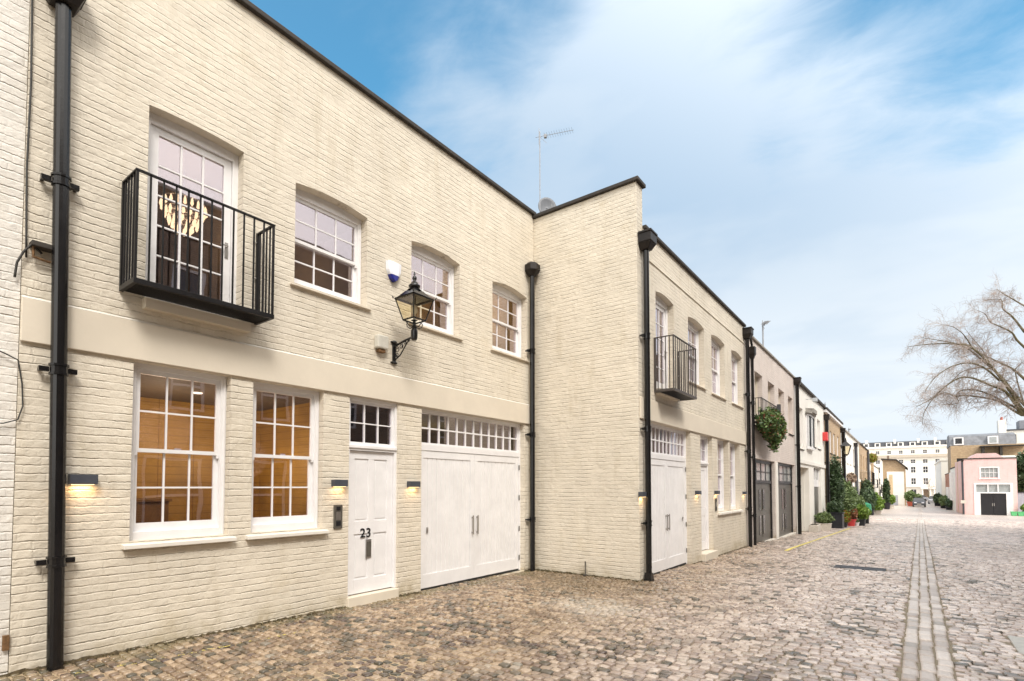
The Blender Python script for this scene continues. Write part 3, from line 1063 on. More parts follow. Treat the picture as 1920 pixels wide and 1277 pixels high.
def balcony(xp, s0, s1, z0, z1, out, label, mat, bars_f, bars_s, under='rail_iron', d0=.012):
    root = thing('balcony', label, 'balcony', wall_loc(xp, (s0 + s1) / 2, z0), PI2)
    h = (s1 - s0) / 2
    zt = z1 - z0
    bt = .012
    # platform
    m = MB()
    t_ = .035
    m.box(-h, h, -out, -out + t_, 0, .05).box(-h, -h + t_, -out + t_, -.002, 0, .05).box(h - t_, h, -out + t_, -.002, 0, .05)
    m.build('platform_frame', mat, root, bevel=.002)
    m = MB()
    k = -out + t_
    while k < -.02:
        m.box(-h + t_, h - t_, k, k + .012, .008, .044)
        k += .03
    m.build('platform_grille', under, root)
    m = MB()
    r_ = .016
    m.box(-h, h, -out, -out + r_ * 2, zt - .018, zt).box(-h, -h + r_ * 2, -out + r_ * 2, -.002, zt - .018, zt).box(h - r_ * 2, h, -out + r_ * 2, -.002, zt - .018, zt)
    m.build('top_rail', mat, root, bevel=.002)
    b = .0075

    def bar(x, y, ww=b):
        mm = MB()
        mm.box(x - ww, x + ww, y - ww, y + ww, .05, zt - .018)
        mm.build('baluster', mat, root)
    yf = -out + r_
    for i in range(bars_f + 1):
        bar(-h + r_ + (2 * h - 2 * r_) * i / bars_f, yf, b if 0 < i < bars_f else .011)
    for sx in (-1, 1):
        for i in range(1, bars_s):
            bar(sx * (h - r_), yf + (out - r_) * i / bars_s)
        bar(sx * (h - r_), -.022, .017)
    mm = MB()
    for sx in (-1, 1):
        for z in (.12, zt / 2, zt - .12):
            mm.lathe([(.012, 0), (.012, .01), (.006, .016)], (0, 0), 8)
            mm.v[-24:] = [(sx * (h - r_) - sx * (.018 + p[2]), -.022 + p[0], z + p[1]) for p in mm.v[-24:]]
    mm.build('bolts', 'steel', root)
    return root


balcony(XA, 1.75, 3.13, 3.53, 4.635, .395, 'black iron juliet balcony in front of the glazed door on the near cream house', 'rail_iron', 12, 5)
balcony(XB, 9.72, 11.06, 3.42, 4.49, .40, 'grey iron juliet balcony above the narrower garage door', 'pale_rail_iron', 12, 5)
balcony(XB, 17.9, 20.4, 3.62, 4.42, .26, 'thin iron balcony with trailing plant on the lilac house', 'rail_iron', 12, 3)
balcony(XB, 66.0, 71.0, 1.75, 3.1, 1.0, 'large dark balcony jutting from the far brown brick house', 'rail_iron', 16, 5)


def wall_light(xp, s, z, label, lit=5.0, rz=PI2, xx=None):
    root = thing('wall_light', label, 'wall light', wall_loc(xp, s, z) if xx is None else xx, rz, 'small box lights on the cream walls')
    m = MB()
    m.box(-.105, .105, -.085, -.002, 0, .09)
    m.build('housing', 'graphite', root, bevel=.004)
    m = MB()
    m.box(-.08, .08, -.07, -.015, -.006, -.001)
    m.build('diffuser', 'lamp_warm', root)
    l = bpy.data.lights.new('wall_light_lamp', 'AREA')
    l.shape = 'RECTANGLE'
    l.size, l.size_y = .14, .045
    l.energy = lit
    l.color = (1, .62, .30)
    o = bpy.data.objects.new('wall_light_lamp', l)
    COL.objects.link(o)
    o.parent = root
    o.location = (0, -.045, -.012)
    return root


wall_light(XA, 1.50, 1.62, 'dark box wall light glowing beside the tall left drainpipe', 0.38)
wall_light(XA, 4.275, 1.60, 'dark box wall light above the metal door entry panel', 0.27)
wall_light(XA, 5.61, 1.59, 'dark box wall light between the numbered door and the wide garage door', 0.27)
wall_light(XB, 9.03, 1.41, 'dark box wall light glowing behind the outer corner drainpipe', 0.38)
wall_light(XB, 12.2, 1.41, 'dark box wall light between the narrower garage and the second front door', 0.32)
wall_light(XB, 13.70, 1.40, 'dark box wall light just right of the second front door', 0.32)
wall_light(XB, 16.52, 1.36, 'rightmost dark box wall light, next to the last cream house drainpipe', 0.32)


def intercom(xp, s, z, label):
    root = thing('entry_panel', label, 'entry panel', wall_loc(xp, s, z), PI2)
    MB().box(-.065, .065, -.022, -.001, 0, .32).build('plate', 'dark_steel', root, bevel=.003)
    MB().box(-.03, .03, -.026, -.0225, .245, .295).build('camera_window', 'number_black', root)
    MB().box(-.035, .035, -.027, -.0225, .035, .10).build('keypad', 'number_black', root)
    MB().box(-.035, .035, -.025, -.0225, .115, .225).build('speaker_grille', 'steel', root)


intercom(XA, 4.275, 1.03, 'slim metal entry panel with black camera window left of the numbered door')
intercom(XB, 13.70, .98, 'slim metal entry panel right of the second front door')

# burglar alarm box
al = thing('alarm_box', 'white bell box with a dark blue base above the street lantern', 'alarm box', wall_loc(XA, 5.19, 4.70), PI2)


al.scale = (.88, .88, .88)


def bell(z0, z1, inset=0.0):
    P = [(-.155, .33), (.155, .33), (.14, .17), (.07, .035), (0, 0), (-.07, .035), (-.14, .17)]

    def wd(z):
        pr = [(0, .0), (.035, .07), (.17, .14), (.33, .155)]
        for (a0, b0), (a1, b1) in zip(pr, pr[1:]):
            if z <= a1: return b0 + (b1 - b0) * (z - a0) / (a1 - a0)
        return pr[-1][1]
    zs = [z0 + (z1 - z0) * i / 6 for i in range(7)]
    m = MB()
    vs, fs = [], []
    for z in zs:
        ww = max(wd(z), .004) - inset
        vs += [(-ww, -.002, z), (-ww * .92, -.07, z), (-ww * .5, -.088, z), (ww * .5, -.088, z), (ww * .92, -.07, z), (ww, -.002, z)]
    for i in range(6):
        for k in range(6):
            j = (k + 1) % 6
            fs.append((i * 6 + k, i * 6 + j, (i + 1) * 6 + j, (i + 1) * 6 + k))
    fs.append(tuple(range(5, -1, -1)))
    fs.append(tuple(range(36, 42)))
    m.add(vs, fs)
    return m


bell(.105, .33).build('cover', 'alarm_white', al, bevel=.004)
bell(0.0, .103).build('lower_lens', 'alarm_blue', al, bevel=.003)

# grey junction box
gb = thing('junction_box', 'small weathered grey box with a dark vent under it, left of the lantern bracket', 'junction box', wall_loc(XA, 4.955, 3.62), PI2)
MB().box(-.10, .10, -.10, -.002, 0, .20).build('cover', 'plastic_grey', gb, bevel=.02)
MB().box(-.06, .06, -.075, -.004, -.05, -.002).build('lump', 'rust', gb, bevel=.006)  # small dark piece below the cover
vb = thing('vent_box', 'small dark rusty bracket box under the cables at the far left, above the band', 'bracket', wall_loc(XA, 1.10, 3.72), PI2)
MB().box(-.02, .13, -.11, -.002, 0, .045).build('plate', 'coping', vb, bevel=.004)
MB().tube([(.0, -.06, .0), (.0, -.06, -.09), (.12, -.05, -.10)], .012, 6).build('arm', 'rust', vb)


# cables at the party line
def cable(name, label, pts, r=.008):
    o = MB()
    p0 = pts[0]
    o.o = p0
    sm = []
    for i in range(len(pts) - 1):
        for k in range(4):
            t_ = k / 4
            p_, q_ = Vector(pts[i]), Vector(pts[i + 1])
            sm.append(tuple(p_.lerp(q_, t_)))
    sm.append(pts[-1])
    o.tube(sm, r, 6)
    ob = o.build(name, 'cable', None, smooth=True)
    ob.location = p0
    tag(ob, label, 'cable')


xw = XA + .025
cable('cable', 'thin loose cable running up the white and cream wall joint', [(xw, 1.06, 3.62), (xw, 1.045, 4.4), (xw, 1.055, 5.2), (xw, 1.04, 6.2), (xw, 1.05, 7.4)])
cable('cable', 'black cable arching off the joint beside the rusty bracket box', [(xw + .02, 1.16, 3.68), (xw + .03, 1.09, 3.74), (xw + .02, 1.04, 3.66), (xw + .01, 1.0, 3.55), (xw, .99, 3.42)], .010)
cable('cable', 'dark cable looping down and away at the far left of the white wall', [(xw, .80, 2.80), (xw, .95, 2.74), (xw, 1.03, 2.70), (xw, 1.06, 2.5), (xw, 1.07, 2.3), (xw, 1.04, 2.18), (xw, .95, 2.14), (xw, .7, 2.13)], .006)

# lantern on its bracket
ln = thing('street_lantern', 'black four sided street lantern on a scrolled wall bracket', 'lantern', wall_loc(XA, 5.22, 3.46), PI2)
zb = 3.46
m = MB(0, 0, zb)
m.box(-.025, .025, -.03, -.002, 3.46, 3.80)
for z in (3.47, 3.78):
    m.lathe([(.03, z - .02), (.045, z), (.03, z + .02)], (0, -.02), 10)
    m.box(-.055, .055, -.028, -.001, z - .012, z + .012)
m.build('wall_plate', 'black_iron', ln)
m = MB(0, 0, zb)
m.tube([(0, -.03, 3.72), (0, -.25, 3.77), (0, -.46, 3.80)], .016, 8)
m.tube([(0, -.03, 3.50), (0, -.16, 3.57), (0, -.28, 3.70), (0, -.36, 3.78)], .010, 8)


def scroll(cy, cz, r0, turns=1.4, a0=0.0):
    return [(0, cy + r0 * (1 - .6 * k / 20) * math.cos(a0 + turns * 2 * math.pi * k / 20), cz + r0 * (1 - .6 * k / 20) * math.sin(a0 + turns * 2 * math.pi * k / 20)) for k in range(21)]


for (cy_, cz_, r0, a0) in ((-.09, 3.66, .05, 0), (-.18, 3.70, .042, 2), (-.09, 3.58, .035, 4), (-.26, 3.74, .03, 1), (-.34, 3.76, .022, 3)):
    m.tube(scroll(cy_, cz_, r0, a0=a0), .006, 6)
m.build('bracket', 'black_iron', ln)
yc = -.46
m = MB(0, 0, zb)
m.lathe([(.03, 3.74), (.045, 3.76), (.05, 3.80), (.05, 3.88), (.035, 3.91), (.042, 3.93), (.025, 3.96), (.022, 4.02), (.05, 4.035)], (0, yc), 14)
m.build('socket', 'black_iron', ln)
m = MB(0, 0, zb)
for sx in (-1, 1):
    m.tube([(sx * .02, yc, 3.95), (sx * .09, yc, 3.93), (sx * .15, yc, 3.97), (sx * .165, yc, 4.01), (sx * .13, yc, 4.04)], .007, 6)
    m.tube([(0, yc + sx * .02, 3.95), (0, yc + sx * .09, 3.93), (0, yc + sx * .15, 3.97), (0, yc + sx * .165, 4.01), (0, yc + sx * .13, 4.04)], .007, 6)
m.build('frog', 'black_iron', ln)
q = math.pi / 4
RB, RT = .125 * math.sqrt(2) * .92, .21 * math.sqrt(2) * .93
zlo, zhi = 4.035, 4.345
m = MB(0, 0, zb)
for i in range(4):
    a_ = q + i * PI2
    p0 = (RB * math.cos(a_), yc + RB * math.sin(a_), zlo)
    p1 = (RT * math.cos(a_), yc + RT * math.sin(a_), zhi)
    b_ = q + (i + 1) * PI2
    p2 = (RB * math.cos(b_), yc + RB * math.sin(b_), zlo)
    p3_ = (RT * math.cos(b_), yc + RT * math.sin(b_), zhi)
    m.tube([p0, p1], .010, 6)
    m.tube([p0, p2], .012, 6)
    m.tube([p1, p3_], .014, 6)
m.build('lantern_frame', 'black_iron', ln)
MB(0, 0, zb).frustum((0, yc), RB - .012, RT - .012, zlo + .008, zhi - .005, cap=False).build('lantern_glass', 'lantern_glass', ln)
m = MB(0, 0, zb)
m.frustum((0, yc), RT + .035, RT - .02, zhi + .004, zhi + .024)
m.frustum((0, yc), RT - .02, .13, zhi + .024, zhi + .125)
m.frustum((0, yc), .12, .075, zhi + .125, zhi + .16, n=8)
m.build('roof', 'black_iron', ln, bevel=.004)
m = MB(0, 0, zb)
for i in range(4):
    a_ = q + i * PI2
    m.tube([((RT + .03) * math.cos(a_), yc + (RT + .03) * math.sin(a_), zhi + .01), ((RT + .045) * math.cos(a_), yc + (RT + .045) * math.sin(a_), zhi + .045)], [.012, .004], 6)
m.build('corner_finials', 'black_iron', ln)
m = MB(0, 0, zb)
m.lathe([(.06, 4.50), (.085, 4.53), (.088, 4.55), (.06, 4.57), (.045, 4.60), (.028, 4.61), (.018, 4.62), (.034, 4.65), (.030, 4.68), (.010, 4.70), (.016, 4.72), (.004, 4.765)], (0, yc), 14)
m.build('finial', 'black_iron', ln, smooth=True)
m = MB(0, 0, zb)
m.lathe([(.02, 4.03), (.02, 4.13), (.045, 4.15), (.05, 4.20), (.03, 4.26), (.01, 4.27)], (0, yc), 12)
m.build('bulb', 'planter_stone', ln, smooth=True)


# aerials and dish
def aerial(x, y, z0, h, blen, label, ang, r=.012):
    root = thing('tv_aerial', label, 'aerial', (x, y, z0), ang)
    MB().tube([(0, 0, 0), (0, 0, h)], r, 8).build('mast', 'mast_grey', root)
    m = MB()
    m.tube([(-.1, 0, h - .12), (blen, 0, h - .12)], r * .45, 6)
    n = 12
    for i in range(n):
        x_ = .12 + (blen - .15) * i / (n - 1)
        m.tube([(x_, -.11, h - .12), (x_, .11, h - .12)], r * .2, 4)
    m.tube([(-.02, 0, h - .30), (-.02, 0, h + .08)], r * .5, 6)
    m.tube([(0, 0, h - .12), (.16, .0, h - .3)], r * .35, 5)
    m.box(.10, .16, -.03, .03, h - .17, h - .1)
    m.build('antenna', 'mast_grey', root)
    return root


aerial(-6.55, 9.75, 6.1, 3.62, .78, 'tall thin television aerial on a pole rising above the inner roof corner', R(20))
dish = thing('satellite_dish', 'grey mesh satellite dish peeping over the inner roof corner', 'satellite dish', (-6.52, 9.95, 6.1), R(-35))
m = MB()
m.tube([(0, 0, 0), (0, 0, 1.80)], .03, 8)
m.build('mast', 'galvanised', dish)
m = MB()
vs_, fs_ = [], []
nr, ns = 5, 20
for i in range(nr + 1):
    rr = .23 * i / nr
    for k in range(ns):
        t_ = 2 * math.pi * k / ns
        vs_.append((.05 + rr * rr * .9, rr * math.cos(t_), 1.88 + rr * math.sin(t_)))
for i in range(nr):
    for k in range(ns):
        j = (k + 1) % ns
        fs_.append((i * ns + k, i * ns + j, (i + 1) * ns + j, (i + 1) * ns + k))
m.add(vs_, fs_)
do = m.build('reflector', 'dish_grey', dish, smooth=True)
sm_ = do.modifiers.new('t', 'SOLIDIFY')
sm_.thickness = .008
MB().tube([(.05, 0, 1.72), (.35, 0, 1.77), (.4, 0, 1.86)], .01, 6).build('feed_arm', 'galvanised', dish)
aerial(-4.3, 21.7, 5.9, 2.0, .55, 'television aerial on the lilac house roof', R(-60), .03)
aerial(-4.4, 41.6, 5.8, 1.5, .9, 'small television aerial above the brown brick house', R(-100), .04)
aerial(-4.4, 60.0, 5.6, 1.6, .9, 'small television aerial above the long white far house', R(-80), .05)

# ------------------------------------------------------------------ HOUSE C (lilac)
C = Bld('lilac_house', 'lilac painted brick house with two dark glazed garage doors', 'house', (XB, 16.97, gz(17)), PI2, 16.97)
opsC = [(18.2, 19.35, 3.6, 5.35, 0), (20.25, 21.4, 3.6, 5.35, 0), (22.15, 23.3, 3.78, 5.38, 0), (24.2, 25.25, 3.82, 5.38, 0),
        (17.95, 21.2, -.5, 2.5, 0), (21.75, 25.5, -.7, 2.52, 0)]
C.wall(16.97, 25.75, -1.0, 6.33, opsC, 'lilac_brick')
C.shell(16.97, 25.75, -1.0, 6.3, 6, 'lilac_brick', left=True)
C.coping(16.97, 25.75, 6.33, 'grey_coping')
C.room(17.2, 25.5, 3.4, 5.7, .26, 3.0, 'interior_cream')
for (a_, b_, z_) in ((18.2, 19.35, 3.6), (20.25, 21.4, 3.6), (22.15, 23.3, 3.78), (24.2, 25.25, 3.82)):
    C.sash(a_, b_, z_, 5.36, rec=.17, sill_mat='coping', sill_h=.03, paint='cream_render', rows=2)


def black_garage(B_, s0, s1, zb, zt, mid):
    m = B_.mb()
    m.box(s0, s0 + .12, .1, .2, zb, zt).box(s1 - .12, s1, .1, .2, zb, zt)
    m.box(s0 + .12, s1 - .12, .101, .2, zt - .08, zt).box(s0 + .12, s1 - .12, .101, .2, mid - .04, mid + .04)
    g = m.build('garage_door', 'frame_black', B_.root)
    f, gg = glazed_grid(B_, g, s0 + .12, s1 - .12, mid + .04, zt - .08, .12, 4, 2, edge=.03, bar=.02, mat='frame_black')
    gg.build('glass', 'shaded_glass', g)
    c = (s0 + s1) / 2
    for (a_, b_) in ((s0 + .125, c - .005), (c + .005, s1 - .125)):
        k = B_.mb()
        k.box(a_, b_, .14, .18, zb + .03, mid - .045)
        w_ = (b_ - a_)
        for z0_, z1_ in ((zb + .2, zb + .95), (zb + 1.1, mid - .2)):
            k.box(a_ + .12, b_ - .12, .128, .1395, z0_, z1_)
        k.build('door_leaf', 'door_grey', g, bevel=.006)
    for z0_, z1_ in ((zb + .3, zb + .95), (zb + 1.15, mid - .25)):
        for q_ in (c - .42, c + .17):
            B_.mb().box(q_, q_ + .25, .115, .1275, z0_, z1_).build('door_glass', 'dark_glass', g)
    for z0_ in (zb + .35, mid - .35):
        for q_ in (s0 + .13, s1 - .75):
            B_.mb().box(q_, q_ + .62, .118, .127, z0_ - .012, z0_ + .012).build('strap_hinge', 'dark_steel', g)
    return g


black_garage(C, 17.95, 21.2, -.34, 2.5, 1.74)
black_garage(C, 21.75, 25.5, -.45, 2.52, 1.74)
C.mb().box(17.95, 21.2, -.02, .25, -.9, -.30).box(21.75, 25.5, -.02, .25, -.9, -.38).build('threshold', 'planter_stone', C.root, bevel=.01)
C.mb().box(21.30, 21.65, -.03, -.001, -.6, 2.5).build('pier', 'white_render', C.root)
tag(MB().box(-.06, .06, -.12, -.001, 0, .45).build('meter_box', 'slate', None, bevel=.005), 'slim grey box fixed between two upper windows of the lilac house', 'meter box')
bpy.data.objects['meter_box'].location = wall_loc(XB, 21.85, 4.25)
bpy.data.objects['meter_box'].rotation_euler = (0, 0, PI2)

# ------------------------------------------------------------------ HOUSE D (white)
Dh = Bld('white_house', 'white rendered house with a deep doorway beyond the lilac house', 'house', (XB, 25.77, gz(25.8)), PI2, 25.77)
opsD = [(26.8, 28.0, 3.35, 5.25, 0), (28.9, 30.9, 3.5, 5.3, 0), (31.5, 32.3, 3.7, 5.25, 0), (33.0, 34.2, 3.7, 5.3, 0),
        (26.7, 29.6, -.8, 2.5, 0), (31.3, 34.1, -1.0, 2.6, 0)]
Dh.wall(25.77, 35.9, -1.2, 6.25, opsD, 'white_render')
Dh.shell(25.77, 35.9, -1.2, 6.2, 6, 'white_render')
Dh.coping(25.77, 35.9, 6.25, 'coping', th=.12, out=.12)
for (a_, b_, z_, zt_) in ((26.8, 28.0, 3.35, 5.25), (31.5, 32.3, 3.7, 5.25), (33.0, 34.2, 3.7, 5.3)):
    Dh.sash(a_, b_, z_, zt_, rec=.15, backing='white_paint', sill_mat='coping', sill_h=.03, cols=2)
# shallow oriel with its own small hood
m = Dh.mb()
m.prism([(28.9, .05), (28.9, -.06), (29.3, -.16), (30.5, -.16), (30.9, -.06), (30.9, .05)], 3.42, 3.55, 'z')
m.prism([(28.9, .05), (28.9, -.06), (29.3, -.16), (30.5, -.16), (30.9, -.06), (30.9, .05)], 5.05, 5.15, 'z')
for p_, q_ in (((28.9, -.06), (29.3, -.16)), ((29.3, -.16), (30.5, -.16)), ((30.5, -.16), (30.9, -.06))):
    for k_ in (0, .5, 1):
        xx_, yy_ = p_[0] + (q_[0] - p_[0]) * k_, p_[1] + (q_[1] - p_[1]) * k_
        m.box(xx_ - .03, xx_ + .03, yy_ - .0, yy_ + .06, 3.55, 5.05)
bay = m.build('oriel_window', 'white_paint', Dh.root)
Dh.mb().prism([(28.95, .06), (28.95, -.04), (29.32, -.13), (30.48, -.13), (30.85, -.04), (30.85, .06)], 3.56, 5.04, 'z').build('glass', 'shaded_glass', bay)
Dh.mb().prism([(28.7, .0), (28.7, -.14), (29.2, -.24), (30.6, -.24), (31.1, -.14), (31.1, .0)], 5.16, 5.22, 'z').prism([(28.9, .0), (29.3, -.3), (30.5, -.3), (30.9, .0)], 5.22, 5.42, 'z').build('hood', 'grey_coping', bay)
Dh.mb().box(26.2, 35.85, -.06, -.001, 2.66, 2.86).build('fascia_band', 'white_render', Dh.root, bevel=.01)
m = Dh.mb()
m.box(26.7, 29.6, 1.4, 1.5, -1, 2.6).box(29.5, 29.6, .26, 1.4, -1, 2.6).box(26.7, 26.8, .26, 1.4, -1, 2.6)
m.build('porch_wall', 'white_render', Dh.root)
Dh.mb().box(27.2, 28.1, 1.33, 1.39, -.6, 1.6).build('porch_door', 'dark_steel', Dh.root)
Dh.mb().box(26.8, 29.5, .26, 1.4, 2.5, 2.58).build('porch_ceiling', 'tan_render', Dh.root)
m = Dh.mb()
m.box(31.3, 34.1, .12, .2, 1.58, 1.95)
for q_ in (31.3, 32.7, 34.0):
    m.box(q_, q_ + .1, .1, .2, 1.95, 2.6)
dfr = m.build('doorway', 'white_paint', Dh.root)
Dh.mb().box(31.4, 34.0, .15, .17, 1.95, 2.6).build('glass', 'shaded_glass', dfr)
m = Dh.mb()
for k in range(4):
    q_ = 31.35 + .69 * k
    m.box(q_, q_ + .65, .14, .19, -.75, 1.57)
m.build('door_leaf', 'dark_steel', dfr, bevel=.01)
rb = tag(MB().box(-.25, .25, -.25, -.001, 0, .5).build('wall_box', 'red_enamel', None, bevel=.02), 'small bright red box on the wall beside a black drainpipe', 'alarm box')
rb.location = wall_loc(XB, 35.4, 4.25)
rb.rotation_euler = (0, 0, PI2)
# floodlight and small sign bracket near the eaves
fl = thing('floodlight', 'small pale floodlight on a bracket high on the white house', 'floodlight', wall_loc(XB, 29.0, 5.75), PI2)
MB().tube([(0, 0, .1), (0, -.35, .1)], .02, 6).build('arm', 'galvanised', fl)
MB().box(-.12, .12, -.5, -.3, -.05, .12).build('lamp_head', 'galvanised', fl, bevel=.01)

# ------------------------------------------------------------------ HOUSE E (brown), F (white), G (brown), I
Eh = Bld('brown_brick_house', 'brown brick house with a white cornice and a black wall lantern', 'house', (XB, 35.92, gz(36)), PI2, 35.92)
opsE = [(36.9, 37.8, 3.7, 5.15, 0), (38.8, 39.8, 3.75, 5.15, 0), (40.8, 41.8, 3.75, 5.15, 0), (43.2, 44.2, 3.75, 5.15, 0), (37.0, 40.5, -1.1, 2.3, 0), (41.5, 44.5, -1.1, 2.3, 0)]
Eh.wall(35.92, 45.7, -1.4, 6.0, opsE, 'brown_brick')
Eh.shell(35.92, 45.7, -1.4, 6.0, 6, 'brown_brick')
Eh.mb().box(35.92, 45.7, -.16, .28, 6.0, 6.16).build('cornice', 'white_paint', Eh.root, bevel=.02)
Eh.mb().box(35.92, 45.7, -.2, .3, 6.161, 6.30).build('gutter', 'coping', Eh.root, bevel=.02)
for o in opsE[:4]:
    Eh.sash(o[0], o[1], o[2], o[3], rec=.06, cols=2, backing='interior_cream', sill_mat='coping', sill_h=.05, fw=.16)
for o in opsE[4:]:
    Eh.mb().box(o[0], o[1], .12, .18, -1.1, 2.3).build('garage_door', 'door_black', Eh.root)
wl = thing('street_lantern', 'distant black lantern on the brown brick wall above the large bush', 'lantern', wall_loc(XB, 39.5, 3.3), PI2)
MB().tube([(0, 0, .15), (0, -.4, .1), (0, -.8, .2)], .035, 6).build('bracket', 'black_iron', wl)
MB().frustum((0, -.8), .16, .34, .35, .85, cap=False).build('lantern_glass', 'lantern_glass', wl)
m = MB()
for i in range(4):
    a_ = q + i * PI2
    m.tube([(.17 * math.cos(a_), -.8 + .17 * math.sin(a_), .33), (.36 * math.cos(a_), -.8 + .36 * math.sin(a_), .86)], .022, 5)
m.frustum((0, -.8), .10, .18, .25, .35)
m.build('lantern_frame', 'black_iron', wl)
MB().frustum((0, -.8), .46, .12, .87, 1.12).frustum((0, -.8), .1, .02, 1.12, 1.4).build('roof', 'black_iron', wl)

Fh = Bld('white_house', 'long white painted house halfway down the left row with a curved band', 'house', (XB, 45.72, gz(45.8)), PI2, 45.72)
opsF = [(s_, s_ + 1.3, 3.5, 5.0, 0) for s_ in (47.3, 50.2, 53.0, 56.5, 60.0)] + [(47.5, 50.5, -1.4, 1.6, 0), (52.0, 53.3, -1.4, 1.4, 0), (54.5, 57.5, -1.5, 1.6, 0), (60, 63, -1.6, 1.6, 0)]
Fh.wall(45.72, 64.0, -1.8, 5.95, opsF, 'white_render')
Fh.shell(45.72, 64.0, -1.8, 5.9, 6, 'white_render')
Fh.coping(45.72, 64.0, 5.95, 'grey_coping', th=.1, out=.15)
for o in opsF[:5]:
    Fh.sash(o[0], o[1], o[2], o[3], rec=.12, cols=2, backing='white_paint', sill_mat='grey_coping')
for o in opsF[5:]:
    Fh.mb().box(o[0], o[1], .14, .18, o[2], o[3]).build('garage_door', 'shaded_glass', Fh.root)
Fh.mb().box(45.75, 64.0, -.12, -.001, 2.05, 2.3).build('fascia_band', 'white_render', Fh.root, bevel=.02)

Gh = Bld('brown_brick_house', 'far brown brick house carrying a dark jutting balcony', 'house', (XB, 64.02, gz(64)), PI2, 64.02)
opsG = [(66.5, 68.0, 3.4, 5.0, 0), (70.5, 72, 3.4, 5.0, 0), (75, 76.5, 3.4, 5.0, 0), (66, 69, -1.9, 1.3, 0), (72, 75, -1.9, 1.3, 0)]
Gh.wall(64.02, 80.0, -2.2, 6.0, opsG, 'brown_brick')
Gh.shell(64.02, 80.0, -2.2, 6.0, 6, 'brown_brick')
Gh.coping(64.02, 80.0, 6.0, 'coping', th=.12, out=.12)
for o in opsG[:3]:
    Gh.sash(o[0], o[1], o[2], o[3], rec=.12, cols=2, backing='dark_glass')
for o in opsG[3:]:
    Gh.mb().box(o[0], o[1], .14, .18, o[2], o[3]).build('garage_door', 'terracotta', Gh.root)

Ih = Bld('cream_house', 'low cream house with a brown pier at the end of the left row', 'house', (XB, 80.02, gz(80)), PI2, 80.02)
opsI = [(82, 84, -2, .9, 0), (90, 93, -2, .9, 0), (84, 85.5, 2.2, 3.7, 0), (92, 93.5, 2.2, 3.7, 0), (100, 101.5, 2.2, 3.7, 0)]
Ih.wall(80.02, 112, -2.4, 4.6, opsI, 'white_render')
Ih.shell(80.02, 112, -2.4, 4.6, 6, 'white_render')
Ih.mb().box(85.5, 87.5, -.25, -.001, -2.4, 4.75).build('pier', 'brown_brick', Ih.root)
Ih.coping(80.02, 112, 4.6, 'grey_coping', th=.1, out=.1)
for o in opsI:
    Ih.mb().box(o[0], o[1], .14, .18, o[2], o[3]).build('window', 'dark_glass', Ih.root)
balcony(XB, 82, 85, 1.4, 2.5, .8, 'small dark balcony low on the cream house at the row end', 'rail_iron', 8, 3)
balcony(XB, 94, 97.5, .6, 1.9, .8, 'farthest dark balcony on the left row, near the gabled house', 'rail_iron', 8, 3)

# gabled house H closing the left side
Hh = Bld('gabled_house', 'small gabled house with a blank cream front and brown roof edge closing the left row', 'house', (-3.3, 110.0, gz(110)), 0, -3.3)
m = Hh.mb()
m.prism([(-3.3, -2.4), (-.2, -2.4), (-.2, 4.75), (-1.5, 6.0), (-3.3, 6.15)], 0, 12, 'y')
m.build('wall', 'brown_brick', Hh.root)
Hh.mb().prism([(-2.75, -2.0), (-.4, -2.0), (-.4, 4.1), (-2.75, 4.1)], -.08, -.001, 'y').build('rendered_panel', 'white_render', Hh.root)
Hh.mb().box(-2.45, -1.95, -.12, -.081, -1.7, 3.6).build('brown_strip', 'tan_render', Hh.root)
Hh.mb().prism([(-3.5, 6.16), (-1.45, 6.02), (0.15, 4.5), (.15, 4.68), (-1.4, 6.2), (-3.5, 6.34)], -.5, 12.2, 'y').build('roof', 'coping', Hh.root)
Hh.mb().box(-2.7, -2.4, 1, 2, 6.1, 6.9).build('chimney', 'dark_brick', Hh.root)
Hh.mb().box(-2.4, -1.3, -.14, -.121, -1.6, .1).build('door', 'grey_boarding', Hh.root)

# ------------------------------------------------------------------ white terrace across the far end
T = Bld('stucco_terrace', 'long white stucco terrace of five storeys closing the far end of the street', 'building', (-14, 170.0, gz(170)), 0, -14)
bx = [-3.65 + 2.48 * i for i in range(-4, 14)]
opsT = []
for x_ in bx:
    opsT += [(x_ - .38, x_ + .38, 10.1, 10.9, 0), (x_ - .45, x_ + .45, 7.6, 8.5, 0), (x_ - .45, x_ + .45, 5.15, 6.65, 0), (x_ - .45, x_ + .45, 2.15, 3.7, 0), (x_ - .5, x_ + .5, -1.0, .8, 0)]
T.wall(-14, 30, -2.2, 12.0, opsT, 'stucco', th=.35)
T.shell(-14, 30, -2.2, 12.0, 9, 'stucco', th=.35)
for o in opsT:
    gw = T.mb()
    gw.box(o[0], o[1], .18, .22, o[2], o[3])
    wv = gw.build('window', 'dark_glass', T.root) if o[1] < 9.5 else None
    if wv:
        k = T.mb()
        k.box((o[0] + o[1]) / 2 - .035, (o[0] + o[1]) / 2 + .035, .15, .179, o[2], o[3])
        k.box(o[0], o[1], .152, .178, (o[2] + o[3]) / 2 - .035, (o[2] + o[3]) / 2 + .035)
        k.build('glazing_bars', 'white_paint', wv)
T.mb().box(-14, 30, -.6, -.001, 9.05, 9.35).box(-14, 30, -.35, -.001, 9.351, 9.8).build('cornice', 'tan_stone', T.root, bevel=.04)
T.mb().box(-14, 30, -.4, -.001, 11.6, 12.05).build('parapet_cornice', 'stucco', T.root, bevel=.04)
T.mb().box(-14, 30, -.5, -.001, 1.35, 1.6).build('balcony_ledge', 'planter_stone', T.root, bevel=.02)
m = T.mb()
m.prism([(.5, 12.0), (1.3, 13.4), (8.5, 13.4), (8.8, 12.0)], -13.8, 29.8, 'x')
m.build('mansard_roof', 'slate', T.root)
m = T.mb()
